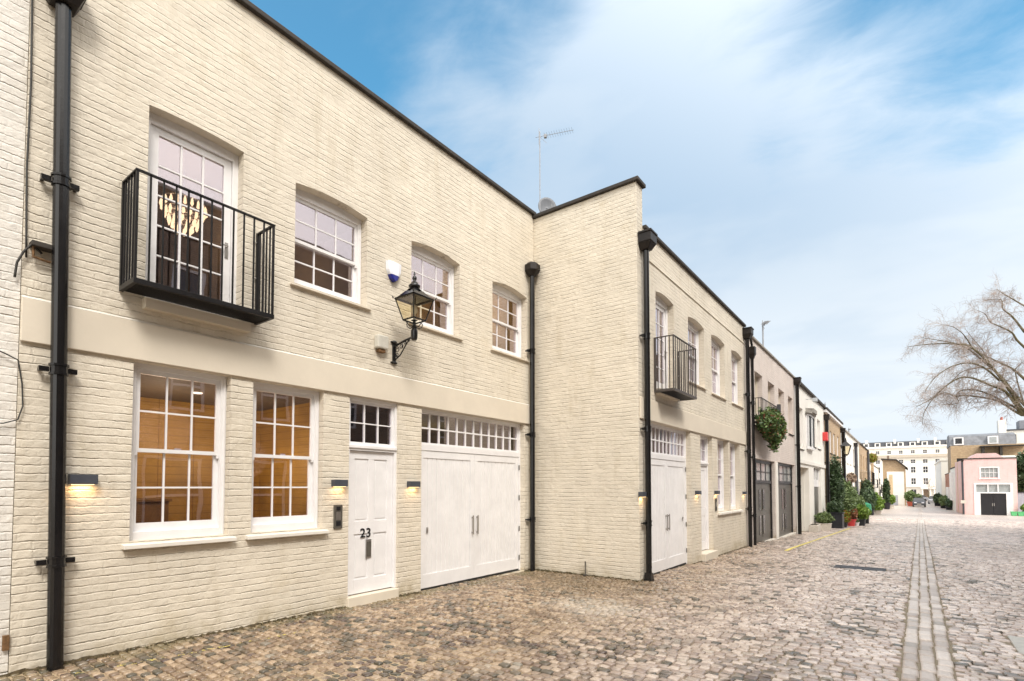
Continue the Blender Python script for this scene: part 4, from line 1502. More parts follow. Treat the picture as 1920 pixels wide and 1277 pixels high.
for x_ in bx:
    m.box(x_ - .62, x_ + .62, .3, 1.6, 12.02, 13.1)
dm_ = m.build('dormer', 'stucco', T.root)
m = T.mb()
for x_ in bx:
    m.box(x_ - .36, x_ + .36, .27, .299, 12.2, 12.95)
m.build('dormer_windows', 'dark_glass', dm_)
for x_ in (-8.6, -2.4, 2.5, 5.9, 10.5, 16, 22):
    T.mb().box(x_ - .25, x_ + .25, 1.0, 3.2, 12.0, 14.0).build('chimney', 'stucco', T.root)
m = T.mb()
for x_ in (3.0, 4.6, 5.4, 7.0):
    m.lathe([(.2, -1.9), (.17, -1.6), (.15, .9), (.2, 1.0)], (x_, -1.6), 10)
m.box(2.7, 7.3, -1.9, -.5, 1.0, 1.34)
m.build('portico', 'stucco', T.root)
m = T.mb()
m.box(3.3, 4.3, -.05, -.001, -1.9, .75).box(5.7, 6.7, -.05, -.001, -1.9, .75)
m.build('front_doors', 'dark_brick', T.root)

# ------------------------------------------------------------------ right side: pink house and the blocks behind
P = Bld('pink_house', 'small pink brick house with a black garage door under three glazed lights', 'house', (4.95, 75.6, gz(75.6)), R(1.5), 4.95)
opsP = [(6.35, 7.75, 2.55, 3.6, 0), (5.85, 8.75, -1.9, 1.9, 0)]
P.wall(4.95, 9.2, -2.0, 4.55, opsP, 'pink_brick')
P.shell(4.95, 9.2, -2.0, 4.5, 8.5, 'pink_brick')
P.coping(4.9, 9.25, 4.55, 'coping', th=.12, out=.08)
P.mb().prism([(5.3, 4.4), (8.9, 4.4), (7.9, 5.25), (6.3, 5.25)], 2.0, 7, 'y').build('upper_roof', 'pink_brick', P.root)
m = P.mb()
m.box(6.25, 6.37, -.03, .1, 2.45, 3.7).box(7.73, 7.85, -.03, .1, 2.45, 3.7).box(6.37, 7.73, -.03, .1, 3.58, 3.7).box(6.2, 7.9, -.08, .1, 2.38, 2.449)
m.box(6.37, 7.73, .05, .09, 3.04, 3.1)
for k in (1, 2, 3):
    m.box(6.37 + k * .34 - .02, 6.37 + k * .34 + .02, .052, .088, 2.45, 3.58)
pw = m.build('window', 'white_paint', P.root)
P.mb().box(6.37, 7.73, .1, .12, 2.45, 3.58).build('glass', 'shaded_glass', pw)
m = P.mb()
m.box(5.75, 5.95, -.05, .2, -1.9, 1.95).box(8.65, 8.85, -.05, .2, -1.9, 1.95).box(5.95, 8.65, -.05, .2, 1.8, 1.95).box(5.95, 8.65, -.04, .2, .85, .98)
m.box(6.85, 6.95, -.03, .18, .98, 1.8).box(7.65, 7.75, -.03, .18, .98, 1.8).box(5.95, 6.28, -.04, .2, -1.9, .849).box(8.32, 8.65, -.04, .2, -1.9, .849)
pg = m.build('garage_door', 'white_paint', P.root, bevel=.01)
P.mb().box(5.95, 8.65, .1, .13, .98, 1.8).build('glass', 'shaded_glass', pg)
P.mb().box(6.28, 7.295, .05, .12, -1.9, .85).box(7.305, 8.32, .05, .12, -1.9, .85).build('door_leaf', 'door_black', pg, bevel=.01)
P.mb().box(7.2, 7.26, .02, .049, -.5, -.2).box(7.34, 7.40, .02, .049, -.5, -.2).build('handle', 'steel', pg)
dp = thing('drainpipe', 'dark drainpipe with a pale box at the corner of the pink house', 'drainpipe', (4.85, 75.45, gz(75.5)))
MB().tube([(0, 0, 0), (0, 0, 5.7)], .09, 8).build('pipe', 'slate', dp)
MB().box(-.22, .22, -.16, -.092, 1.2, 1.55).build('meter_box', 'planter_stone', dp)
MB().frustum((0, 0), .09, .22, 5.7, 5.95).build('hopper', 'coping', dp)
dp2 = thing('drainpipe', 'thin brown drainpipe on the shaded side of the pink house', 'drainpipe', (4.83, 81.5, gz(81)))
MB().tube([(0, 0, 0), (0, 0, 5.9)], .08, 8).build('pipe', 'tan_render', dp2)

W = Bld('white_house', 'white house with a red brick strip on the right, past the pink house', 'house', (5.0, 84.3, gz(84)), 0, 5.0)
m = W.mb()
m.box(4.75, 10, 0, 9.5, -2.0, 3.9)
m.build('wall', 'white_render', W.root)
m = W.mb()
m.box(4.5, 4.749, 3, 7, -.2, 3.4)
m.build('bay', 'white_paint', W.root)
W.mb().box(4.7, 10, -.05, 9.5, 3.901, 4.05).build('coping', 'coping', W.root)
W2 = Bld('red_brick_house', 'narrow red brick house seen edge on between white walls on the right', 'house', (4.9, 94.0, gz(94)), 0, 4.9)
W2.mb().box(4.75, 10, 0, 12, -2.1, 3.4).build('wall', 'red_brick', W2.root)
W2.mb().box(4.6, 4.749, 2, 8, -.2, 1.5).build('window', 'white_paint', W2.root)
W2.mb().box(4.7, 10, 0, 12, 3.401, 3.5).build('coping', 'coping', W2.root)
W3 = Bld('white_building', 'tall plain white block at the end of the right side in front of the terrace', 'building', (5.2, 122.0, gz(122)), 0, 5.2)
W3.mb().box(4.95, 12, 0, 26, -2.4, 6.2).build('wall', 'stucco', W3.root)
W3.mb().box(4.75, 12, -.1, 26, 6.201, 6.5).build('cornice', 'stucco', W3.root)
W3.mb().box(7.5, 12, 0, 20, 6.501, 9.5).build('upper_storey', 'stucco', W3.root)

K = Bld('brown_brick_block', 'brown brick block with a grey mansard roof and two dormers behind the pink house', 'building', (5.6, 108.0, gz(108)), 0, 5.6)
opsK = [(6.3, 7.3, 4.9, 6.0, 0)]
K.wall(5.6, 14.6, -2.2, 8.0, opsK, 'brown_brick', th=.3)
K.shell(5.6, 14.6, -2.2, 8.0, 8, 'brown_brick', th=.3)
K.mb().box(6.3, 7.3, .15, .2, 4.9, 6.0).build('window', 'dark_glass', K.root)
K.mb().prism([(.1, 8.0), (.8, 9.5), (2.5, 9.9), (6, 9.9), (8, 8.0)], 5.5, 13.2, 'x').build('mansard_roof', 'pale_slate', K.root)
for x_ in (6.6, 10.6):
    dm = K.mb().box(x_ - .6, x_ + .6, -.05, 1.6, 8.1, 9.3).build('dormer', 'white_paint', K.root)
    K.mb().box(x_ - .4, x_ + .4, -.08, -.051, 8.3, 9.15).build('dormer_glass', 'dark_glass' if x_ < 8 else 'shaded_glass', dm)
m = K.mb()
m.box(9.0, 14.0, -1.6, -.01, 5.0, 5.2).box(9.0, 14.0, -1.62, -1.5, 5.2, 6.2)
m.build('terrace_parapet', 'stucco', K.root)
m = K.mb().box(9.2, 9.5, -1.4, -.02, 5.2, 7.6).box(11.2, 11.5, -1.4, -.02, 5.2, 7.6).box(9.0, 14.0, -1.62, -.02, 7.61, 7.75)
m.build('roof_terrace', 'coping', K.root)
M2 = Bld('white_mansard_terrace', 'pale terrace with chimneys and a grey roof lift at the far right skyline', 'building', (12.2, 112.0, gz(112)), 0, 12.2)
opsM = [(x_, x_ + .9, 8.4, 9.7, 0) for x_ in (12.8, 14.9, 17, 19.1)]
M2.wall(12.2, 22, -2.2, 10.3, opsM, 'stucco', th=.3)
M2.shell(12.2, 22, -2.2, 10.3, 8, 'stucco', th=.3)
for o in opsM:
    M2.mb().box(o[0], o[1], .15, .2, o[2], o[3]).build('window', 'dark_glass', M2.root)
M2.mb().box(12.1, 22, -.2, 8, 10.301, 10.5).build('coping', 'slate', M2.root)
M2.mb().box(14.2, 16.4, 1, 4, 10.501, 11.9).build('roof_room', 'lead', M2.root)
M2.mb().box(12.2, 22, -.25, -.001, 7.6, 7.85).build('cornice', 'stucco', M2.root)
M2.mb().box(12.2, 22, -.06, -.001, -2.0, 7.55).build('brick_face', 'brown_brick', M2.root)
for x_ in (12.1, 18.4):
    k = M2.mb().box(x_ - .45, x_ + .45, -.35, 1.5, 8.0, 12.0).build('chimney', 'stucco' if x_ < 13 else 'red_brick', M2.root)
    for j in range(3):
        M2.mb().lathe([(.12, 12.0), (.10, 12.5)], (x_, -.1 + j * .55), 8).build('chimney_pot', 'terracotta', k)
GW = Bld('grey_wall', 'low grey boarded wall right of the pink house', 'wall', (9.3, 77.0, gz(77)), 0, 9.3)
GW.mb().box(9.3, 16, 0, .25, -2.0, .9).build('boarding', 'grey_boarding', GW.root)
GW.mb().box(9.28, 16, -.05, .3, .901, 1.0).build('capping', 'slate', GW.root)

# ------------------------------------------------------------------ houses on the other side of the street (seen in the window glass)
O = Bld('brown_brick_house', 'tall brown brick house across the street, seen only reflected in the windows', 'building', (6.6, 40.0, gz(40)), -PI2, -40.0)
opsO = []
for i in range(17):
    s_ = -39 + i * 3.1
    opsO += [(s_, s_ + 1.1, 7.3, 9.0, 0), (s_, s_ + 1.1, 4.1, 6.0, 0), (s_, s_ + 1.8, .0, 2.6, 0)]
O.wall(-40, 14, -.8, 11.4, opsO, 'dark_brick')
O.shell(-40, 14, -.8, 11.3, 7, 'dark_brick')
for o in opsO:
    m = O.mb().box(o[0], o[0] + .1, .08, .14, o[2], o[3]).box(o[1] - .1, o[1], .08, .14, o[2], o[3]).box(o[0] + .1, o[1] - .1, .08, .14, o[3] - .1, o[3]).box(o[0] + .1, o[1] - .1, .08, .14, o[2], o[2] + .1)
    m.box(o[0] + .1, o[1] - .1, .082, .138, (o[2] + o[3]) / 2 - .04, (o[2] + o[3]) / 2 + .04)
    wv = m.build('window', 'white_paint', O.root)
    O.mb().box(o[0], o[1], .15, .17, o[2], o[3]).build('glass', 'dark_glass', wv)
O.coping(-40, 14, 11.4, 'grey_coping', th=.12)


# ------------------------------------------------------------------ plants
def leaves(blobs, n, size, seed, narrow=1.0, oz=(0, 0, 0)):
    r_ = np.random.default_rng(seed)
    wts = np.array([b[3] * b[4] * b[5] for b in blobs])
    idx = r_.choice(len(blobs), n, p=wts / wts.sum())
    bl = np.array(blobs)[idx]
    d = r_.normal(size=(n, 3))
    d /= np.linalg.norm(d, axis=1)[:, None]
    rad = r_.uniform(.35, 1.05, n) ** .6
    # uneven outline
    rad *= 1 + .22 * np.sin(d[:, 0] * 7 + seed) * np.cos(d[:, 2] * 6 + d[:, 1] * 5)
    p = bl[:, :3] + d * rad[:, None] * bl[:, 3:6]
    a_ = r_.normal(size=(n, 3)); a_ /= np.linalg.norm(a_, axis=1)[:, None]
    b_ = np.cross(a_, r_.normal(size=(n, 3))); b_ /= np.linalg.norm(b_, axis=1)[:, None]
    s_ = size * r_.uniform(.6, 1.3, n)[:, None]
    a_ *= s_; b_ *= s_ * .45 * narrow
    v = np.stack([p - a_, p + b_, p + a_, p - b_], 1).reshape(-1, 3)
    f = np.arange(4 * n).reshape(-1, 4)
    return v, f


def foliage(name, v, f, mat, parent):
    me = bpy.data.meshes.new(name)
    me.from_pydata(v.tolist(), [], f.tolist())
    me.materials.append(MATS[mat])
    o = bpy.data.objects.new(name, me)
    COL.objects.link(o)
    o.parent = parent
    return o


def pot(root, kind, w_, h_):
    m = MB()
    if kind == 'round':
        m.lathe([(w_ * .35, 0), (w_ * .48, h_ * .85), (w_ * .54, h_ * .86), (w_ * .54, h_), (w_ * .46, h_), (w_ * .44, h_ * .9)], (0, 0), 16)
    else:
        m.frustum((0, 0), w_ * .66, w_ * .72, 0, h_ * .9).frustum((0, 0), w_ * .76, w_ * .76, h_ * .9, h_)
    return m


def plant(name, label, x, y, potmat, potkind, pw_, ph, blobs, n, size, leaf, seed, cat='potted plant', stems=True, narrow=1.0):
    root = thing(name, label, cat, (x, y, gz(y)))
    if potmat:
        pot(root, potkind, pw_, ph).build('pot', potmat, root, bevel=.01)
        MB().box(-pw_ * .3, pw_ * .3, -pw_ * .3, pw_ * .3, ph * .95, ph * 1.0 + .005).build('soil', 'soil', root)
    v, f = leaves(blobs, n, size, seed, narrow)
    foliage('foliage', v, f, leaf, root)
    if stems:
        m = MB()
        rr = random.Random(seed)
        for b in blobs:
            for k in range(3):
                tx, ty, tz = b[0] + rr.uniform(-.5, .5) * b[3], b[1] + rr.uniform(-.5, .5) * b[4], b[2] + rr.uniform(-.2, .5) * b[5]
                m.tube([(b[0] * .2, b[1] * .2, ph * .8), (b[0] * .6, b[1] * .6, ph + (b[2] - ph) * .5), (tx, ty, tz)], [.018, .014, .006], 5)
        m.build('stems', 'bark', root)
    return root


plant('potted_shrub', 'clipped round shrub in a pale stone pot by the white house doorway', -3.45, 31.2, 'planter_stone', 'square', .60, .36, [(0, 0, .62, .40, .40, .30)], 2600, .05, 'leaf_mid', 1)
tr = thing('stone_trough', 'small empty pale stone trough beside the clipped round shrub', 'trough', (-3.6, 29.0, gz(29)), PI2)
MB().box(-.45, .45, -.2, .2, 0, .34).build('trough', 'planter_stone', tr, bevel=.02)
MB().box(-.38, .38, -.14, .14, .341, .36).build('soil', 'soil', tr)
plant('potted_shrub', 'tall dark conifer against the brown brick house, left of the big bush', -3.45, 36.6, 'planter_black', 'square', .7, .5, [(0, 0, 2.2, .45, .5, 1.5), (0, .2, 3.2, .38, .4, 1.0)], 6000, .07, 'leaf_dark', 2, 'shrub')
plant('large_bush', 'largest leafy green bush spreading over the planters on the left', -3.1, 39.6, 'planter_black', 'square', .7, .5,
      [(0, 0, 1.8, .6, 1.7, .7), (.1, -1.2, 1.45, .5, 1.1, .65), (.3, 1.4, 1.35, .6, 1.2, .55), (-.1, .2, 2.4, .4, 1.0, .42)], 8500, .085, 'leaf_mid', 3, 'bush')
pb = thing('planter', 'black square planter box at the front of the left row of pots', 'planter', (-3.3, 34.9, gz(35)))
MB().box(-.38, .38, -.5, .5, 0, .85).build('box', 'planter_black', pb, bevel=.02)
MB().box(-.42, .42, -.54, .54, .851, .90).build('rim', 'planter_black', pb, bevel=.01)
v, f = leaves([(0, 0, 1.15, .4, .5, .35)], 1800, .07, 4)
foliage('foliage', v, f, 'leaf_dark', pb)
plant('potted_plant', 'yellow green variegated plant between the black planter and the red pot', -3.05, 36.4, 'planter_black', 'round', .5, .32, [(0, 0, .62, .34, .34, .36)], 1500, .07, 'leaf_yellow', 5)
plant('potted_plant', 'russet leaved plant in a red pot', -2.85, 38.4, 'red_enamel', 'round', .62, .42, [(0, 0, .78, .38, .38, .34)], 1500, .07, 'leaf_russet', 6)
plant('potted_plant', 'bright green bushy plant at the front right of the left pots', -2.45, 39.6, 'planter_black', 'square', .6, .4, [(0, 0, .85, .5, .5, .45), (.1, .6, .8, .45, .5, .4)], 3600, .08, 'leaf_lime', 7)
plant('potted_plant', 'small white potted plant in front of the bright green one', -2.55, 38.9, 'white_paint', 'round', .28, .22, [(0, 0, .30, .14, .14, .10)], 200, .05, 'leaf_mid', 17)
gbn = thing('green_bin', 'bright green bin standing past the left row of pots', 'bin', (-2.35, 42.9, gz(43)))
MB().frustum((0, 0), .32, .36, 0, .75).build('body', 'planter_black', gbn, bevel=.02)
MB().frustum((0, 0), .42, .38, .751, 1.3, n=10).frustum((0, 0), .38, .15, 1.3, 1.42, n=10).build('lid', 'bin_green', gbn, bevel=.02)
# trailing plant under the balcony of the lilac house
hp = thing('hanging_plant', 'dense trailing green plant hanging from the lilac house balcony', 'hanging plant', (XB + .36, 19.05, 3.5))
v, f = leaves([(0, -.75, .16, .32, .70, .42), (0, .35, .20, .30, .75, .44), (.03, .35, -.15, .26, .50, .34), (0, .05, -.45, .16, .26, .30), (0, -.5, -.12, .26, .5, .28), (.05, .8, .0, .2, .35, .3)], 6500, .065, 8)
foliage('foliage', v, f, 'leaf_ivy', hp)
MB().box(-.12, .1, -.9, .9, .02, .2).build('trough', 'rail_iron', hp)
# further plants down the left side
plant('potted_shrub', 'dark leafy shrub against the far brown brick house', -3.2, 63.5, 'planter_black', 'square', 1.0, .6, [(0, 0, 1.6, .7, 1.5, 1.1), (-.2, 3, 2.2, .6, 1.4, 1.3)], 5000, .14, 'leaf_dark', 9, 'shrub')
plant('potted_shrub', 'lime green bush far down the left side', -2.65, 67.5, 'planter_stone', 'square', .8, .4, [(0, 0, 1.1, .65, .9, .8), (-.3, 1.5, 1.6, .5, .9, .7)], 3500, .14, 'leaf_lime', 10, 'shrub')
plant('potted_tree', 'dark slender potted tree before the gabled house', -2.3, 88.0, 'planter_black', 'round', .9, .9, [(0, 0, 2.3, .38, .5, 1.4), (0, 0, 3.3, .3, .4, .8)], 3500, .16, 'leaf_dark', 11, 'tree')
plant('potted_shrub', 'yellow green shrub beside the dark slender potted tree', -1.9, 91.0, 'planter_stone', 'round', .8, .5, [(0, 0, 1.3, .5, .6, .6)], 1600, .15, 'leaf_lime', 12, 'shrub')
plant('potted_shrub', 'leafy green bush at the right foot of the gabled house', .35, 108.0, 'terracotta', 'round', 1.0, .7, [(0, 0, 1.6, .8, .8, .8), (.9, .4, 1.3, .6, .6, .6)], 2800, .18, 'leaf_mid', 13, 'shrub')
plant('roof_plant', 'spiky plant standing on the brown pier at the end of the left row', -3.75, 86.5, None, 'round', .5, 6.15, [(0, 0, 6.95, .55, .8, .6)], 1500, .22, 'leaf_yellow', 14, 'plant', narrow=.4)
plant('wall_plant', 'straggly grey green plant on the long white far house band', XB + .35, 49.5, None, 'round', .3, 2.9, [(0, 0, 3.3, .3, 1.3, .35)], 900, .14, 'twig_hedge', 15, 'plant')
plant('potted_shrub', 'dark shrub at the left foot of the white block on the right', 4.5, 92.0, 'planter_black', 'square', .8, .5, [(0, 0, .9, .4, 1.6, .5)], 1500, .15, 'leaf_dark', 16, 'shrub')
plant('potted_shrub', 'low green shrub along the right side in front of the red brick house', 4.2, 99.0, 'planter_black', 'square', .8, .5, [(0, 0, 1.1, .5, 2.0, .7)], 1800, .15, 'leaf_mid', 18, 'shrub')
plant('potted_shrub', 'dark green shrub farthest along the right side near the parked cars', 4.0, 112.0, 'planter_black', 'square', .9, .6, [(0, 0, 1.2, .6, 2.0, .8)], 1800, .17, 'leaf_dark', 19, 'shrub')
for i, (x_, lab) in enumerate(((8.75, 'left bright green crate beside the pink house garage'), (9.25, 'right bright green crate by the grey wall'))):
    k = thing('recycling_crate', lab, 'crate', (x_, 74.7, gz(74.7)))
    MB().frustum((0, 0), .28, .34, 0, .38).build('tub', 'crate_green', k, bevel=.02)
    MB().frustum((0, 0), .36, .36, .381, .44).build('rim', 'crate_green', k)
plant('potted_shrub', 'lime green potted shrub at the right edge before the grey wall', 9.75, 75.2, 'planter_black', 'square', .6, .5, [(0, 0, .85, .4, .4, .4)], 1200, .10, 'leaf_lime', 20, 'shrub')

# evergreen behind the grey wall
ev = thing('evergreen_tree', 'dense dark evergreen tree behind the grey wall at the right edge', 'tree', (11.6, 82.0, gz(82)))
MB().tube([(0, 0, 0), (.1, 0, 3), (0, .1, 6)], [.3, .22, .1], 8).build('trunk', 'bark', ev)
v, f = leaves([(0, 0, 5.6, 1.9, 1.8, 1.6), (-.4, 0, 3.9, 1.8, 1.8, 1.4), (.8, 0, 6.8, 1.4, 1.4, 1.1), (0, 0, 2.6, 1.7, 1.7, 1.2)], 15000, .2, 21)
foliage('crown', v, f, 'leaf_dark', ev)

# bare twiggy tree in front of the terrace portico
def twiggy(name, label, x, y, h, spread, seed, r0=.12):
    root = thing(name, label, 'tree', (x, y, gz(y)))
    rr = random.Random(seed)
    m = MB()
    m.tube([(0, 0, 0), (.05, 0, h * .4)], [r0, r0 * .8], 6)
    m.build('trunk', 'bark', root)
    m = MB()

    def grow(p, d, L, r, lv):
        q_ = p + d * L
        m.tube([tuple(p), tuple(p.lerp(q_, .5) + Vector((rr.uniform(-.05, .05) * L, rr.uniform(-.05, .05) * L, 0))), tuple(q_)], [r, r * .85, r * .65], 4, cap=False)
        if lv:
            for _ in range(3 if lv > 1 else 4):
                nd = (d + Vector((rr.gauss(0, .5), rr.gauss(0, .5), rr.gauss(.1, .3)))).normalized()
                grow(q_, nd, L * rr.uniform(.6, .85), r * .6, lv - 1)
    for _ in range(4):
        grow(Vector((.05, 0, h * .38)), Vector((rr.gauss(0, .5) * spread, rr.gauss(0, .5) * spread, 1)).normalized(), h * .22, r0 * .5, 3)
    m.build('crown', 'twig', root)
    return root


twiggy('bare_tree', 'small bare tree before the white terrace portico', 4.0, 160.0, 6.0, 1.2, 3, .12)
twiggy('bare_tree', 'leafless street tree above the houses across the street, seen only in the upper window glass', 11.0, 4.0, 15.0, 1.0, 5, .28)

# ------------------------------------------------------------------ big bare tree at the right
TX, TY = 8.7, 60.0


def tp(u_, v_, y_=TY):
    x_, z_ = (u_ - 960) / FPX, (912 - v_) / FPX
    d_ = Vector((-math.sin(YAW) + x_ * math.cos(YAW), math.cos(YAW) + x_ * math.sin(YAW), z_))
    return d_ * (y_ / d_.y) + Vector((0, 0, 1.6))


bt = thing('bare_plane_tree', 'huge leafless tree with long drooping boughs reaching in from the right', 'tree', (TX, TY, gz(TY)))
Z = lambda a_, b_: (1690 + a_ / 3.99, 500 + b_ / 3.99)
boughs = [
    ([(918, 1060), (850, 950), (700, 740), (560, 600), (440, 570), (250, 570), (80, 590)], .24, -1),
    ([(918, 1010), (760, 810), (640, 700), (520, 600), (400, 560), (300, 540), (180, 520)], .20, 1.5),
    ([(918, 1090), (800, 930), (700, 890), (560, 830), (450, 830), (340, 900), (250, 980), (120, 1050)], .20, -2),
    ([(918, 1110), (760, 1010), (650, 980), (500, 960), (420, 965), (340, 940), (250, 990), (180, 1100), (170, 1180)], .18, 2.4),
    ([(918, 1100), (850, 1040), (620, 930), (480, 920), (430, 960), (440, 1020), (300, 1030)], .17, .5),
    ([(760, 850), (660, 760), (550, 715), (430, 730), (330, 780), (250, 850), (190, 940)], .14, -2.5),
    ([(960, 850), (860, 760), (740, 700), (620, 640), (530, 575), (430, 560)], .17, 3),
    ([(960, 600), (900, 540), (860, 480), (760, 430), (700, 400), (665, 340), (600, 310)], .15, -1.2),
    ([(960, 480), (870, 360), (800, 300), (790, 230), (670, 235)], .15, 1.2),
    ([(930, 1000), (880, 790), (900, 740), (960, 690)], .12, .4),
    ([(1000, 300), (900, 240), (800, 180), (760, 150)], .12, 2),
    ([(700, 760), (600, 750), (480, 780), (400, 850), (330, 900)], .10, 2),
    ([(560, 600), (500, 500), (420, 440), (330, 420)], .08, -1.5),
    ([(700, 740), (640, 620), (560, 520), (500, 440)], .08, 1.5),
]
trng = random.Random(11)
org = tp(1926, 778)
mt = MB(TX, TY, gz(TY))
mt.tube([(TX + .5, TY, gz(TY) - .1), (TX, TY, gz(TY) + 1.5), (TX + .05, TY, org.z - 2.2), (TX - .1, TY, org.z - .6), tuple(org + Vector((.5, 0, .4)))], [.62, .5, .46, .42, .3], 12)
mt.build('trunk', 'bark', bt, smooth=True)
mlimb, mtwig = MB(TX, TY, gz(TY)), MB(TX, TY, gz(TY))


def smoothpts(P_, k=3):
    out = []
    for i in range(len(P_) - 1):
        p0 = P_[max(i - 1, 0)]; p1 = P_[i]; p2 = P_[i + 1]; p3 = P_[min(i + 2, len(P_) - 1)]
        for j in range(k):
            t_ = j / k
            out.append(.5 * ((2 * p1) + (p2 - p0) * t_ + (2 * p0 - 5 * p1 + 4 * p2 - p3) * t_ * t_ + (3 * p1 - p0 - 3 * p2 + p3) * t_ ** 3))
    out.append(P_[-1])
    return out


def twig(p, d, L, r, lv):
    n = 4
    pts = [p]
    dd = d.copy()
    for i in range(n):
        dd = (dd + Vector((trng.gauss(0, .22), trng.gauss(0, .22), trng.gauss(-.06, .18)))).normalized()
        pts.append(pts[-1] + dd * L / n)
    mtwig.tube([tuple(a_) for a_ in pts], [r, r * .85, r * .7, r * .55, r * .4], 3, cap=False)
    if lv:
        for i in range(1, n + 1):
            for _ in range(2 if lv > 1 else 1):
                nd = (dd + Vector((trng.gauss(0, .7), trng.gauss(0, .7), trng.gauss(-.05, .55)))).normalized()
                twig(pts[i], nd, L * trng.uniform(.4, .7), r * .62, lv - 1)


def bough(P_, r0):
    pts = smoothpts(P_)
    n = len(pts)
    rs = [r0 * (1 - .86 * i / (n - 1)) for i in range(n)]
    mlimb.tube([tuple(a_) for a_ in pts], rs, 7)
    for i in range(int(n * .25), n):
        d_ = (pts[min(i + 1, n - 1)] - pts[i - 1]).normalized()
        for _ in range(3 if i % 2 else 2):
            nd = (d_ * .6 + Vector((trng.gauss(0, .5), trng.gauss(0, .7), trng.gauss(.05, .7)))).normalized()
            twig(pts[i], nd, trng.uniform(.7, 1.45), max(rs[i] * .30, .012), 2)


for pl, r0, dy_ in boughs:
    P_ = []
    for i, (a_, b_) in enumerate(pl):
        p_ = tp(*Z(a_, b_), y_=TY + dy_ * 1.4 * i / len(pl))
        P_.append(p_)
    if P_[0].x > 7.2 and abs(P_[0].z - org.z) < 2.5:
        P_ = [org + Vector((.4, 0, .2))] + P_
    bough(P_, r0 * .62)
# boughs on the other sides of the crown
top = Vector((TX + .3, TY, org.z + 2.5))
mlimb.tube([tuple(org + Vector((.4, 0, .2))), tuple(top), tuple(top + Vector((.5, .3, 3.5)))], [.34, .28, .16], 8)
for k in range(15):
    an = trng.uniform(-1.3, 1.3)
    st = (org + Vector((.4, 0, .3))).lerp(top + Vector((.4, 0, 2)), trng.random())
    L_ = trng.uniform(5, 8)
    dr = Vector((math.cos(an), math.sin(an), 0))
    up_ = trng.uniform(1, 4)
    bough([st, st + dr * L_ * .3 + Vector((0, 0, up_ * .6)), st + dr * L_ * .65 + Vector((0, 0, up_)), st + dr * L_ + Vector((0, 0, up_ * .8))], .17)
mlimb.build('boughs', 'bark', bt, smooth=True)
mtwig.build('twigs', 'twig', bt)


# ------------------------------------------------------------------ parked cars far away
def car(x, y, rz, mat, label, Lc=3.9, Wc=1.7, Hc=1.45):
    root = thing('parked_car', label, 'car', (x, y, gz(y)), rz, 'cars at the far end of the street')
    h = Lc / 2
    m = MB()
    prof = [(-h, .35), (-h + .02, .75), (-h + .15, .92), (-h + .95, .98), (h - .35, .95), (h - .03, .8), (h, .4), (h - .1, .25), (-h + .1, .25)]
    m.prism(prof, -Wc / 2, Wc / 2, 'y')
    m.build('body', mat, root, bevel=.06)
    cab = [(-h + .75, .97), (-h + 1.45, Hc), (h - 1.0, Hc), (h - .4, .95)]
    m = MB()
    n_ = 4
    vs = [(a_, -Wc / 2 + .06 + (b_ > 1.2) * .14, b_) for a_, b_ in cab] + [(a_, Wc / 2 - .06 - (b_ > 1.2) * .14, b_) for a_, b_ in cab]
    m.add(vs, [(0, 1, 2, 3), (7, 6, 5, 4), (1, 0, 4, 5), (2, 1, 5, 6), (3, 2, 6, 7)])
    m.build('windows', 'dark_glass', root, bevel=.03)
    MB().box(-h + 1.42, h - .98, -Wc / 2 + .22, Wc / 2 - .22, Hc + .001, Hc + .03).build('roof', mat, root, bevel=.01)
    for sx in (-h + .75, h - .75):
        for sy in (-1, 1):
            mm = MB()
            mm.lathe([(.31, -.09), (.31, .09)], (0, 0), 14)
            mm.v = [(sx + a_, sy * (Wc / 2 - .07) + c_, .31 + b_) for a_, b_, c_ in mm.v]
            mm.build('wheel', 'rubber', root)
    for sy in (-1, 1):
        MB().box(-h - .01, -h + .06, sy * (Wc / 2 - .35) - .16, sy * (Wc / 2 - .35) + .16, .6, .76).build('headlight', 'alarm_white', root)
    MB().box(-h - .015, -h + .05, -.26, .26, .40, .51).build('number_plate', 'planter_stone', root)
    return root


car(4.0, 128.0, PI2, 'silver_car', 'silver hatchback parked facing the viewer at the far end of the street')
car(1.9, 150.0, 0, 'silver_car', 'pale car parked side on at the far end, left of the silver hatchback')
car(4.9, 118.0, PI2, 'dark_car', 'dark car parked by the white block on the right side')
car(1.4, 104.0, PI2, 'dark_car', 'dark car parked beside the bush at the gabled house', 3.6, 1.6, 1.4)
car(6.2, 150.0, 0, 'dark_car', 'dark car parked side on at the far end, right of the silver hatchback')

# ------------------------------------------------------------------ ground
rng = np.random.default_rng(5)


def gzv(y):
    return np.interp(y, [a_ for a_, b_ in GP], [b_ for a_, b_ in GP])


# base sheet (the bed of the setts) out to the horizon
ys = sorted(set([-30, -10, 0, 17, 36, 75, 170, 400] + list(range(-28, 100, 4))))
ysl = [-400] + ys + [900]
vs_, fs_ = [], []
for y_ in ysl:
    vs_ += [(-600, y_, float(gzv(y_)) - .016), (-8, y_, float(gzv(y_)) - .016), (12, y_, float(gzv(y_)) - .016), (600, y_, float(gzv(y_)) - .016)]
for i in range(len(ysl) - 1):
    for k in range(3):
        fs_.append((i * 4 + k, i * 4 + k + 1, i * 4 + 5 + k, i * 4 + 4 + k))


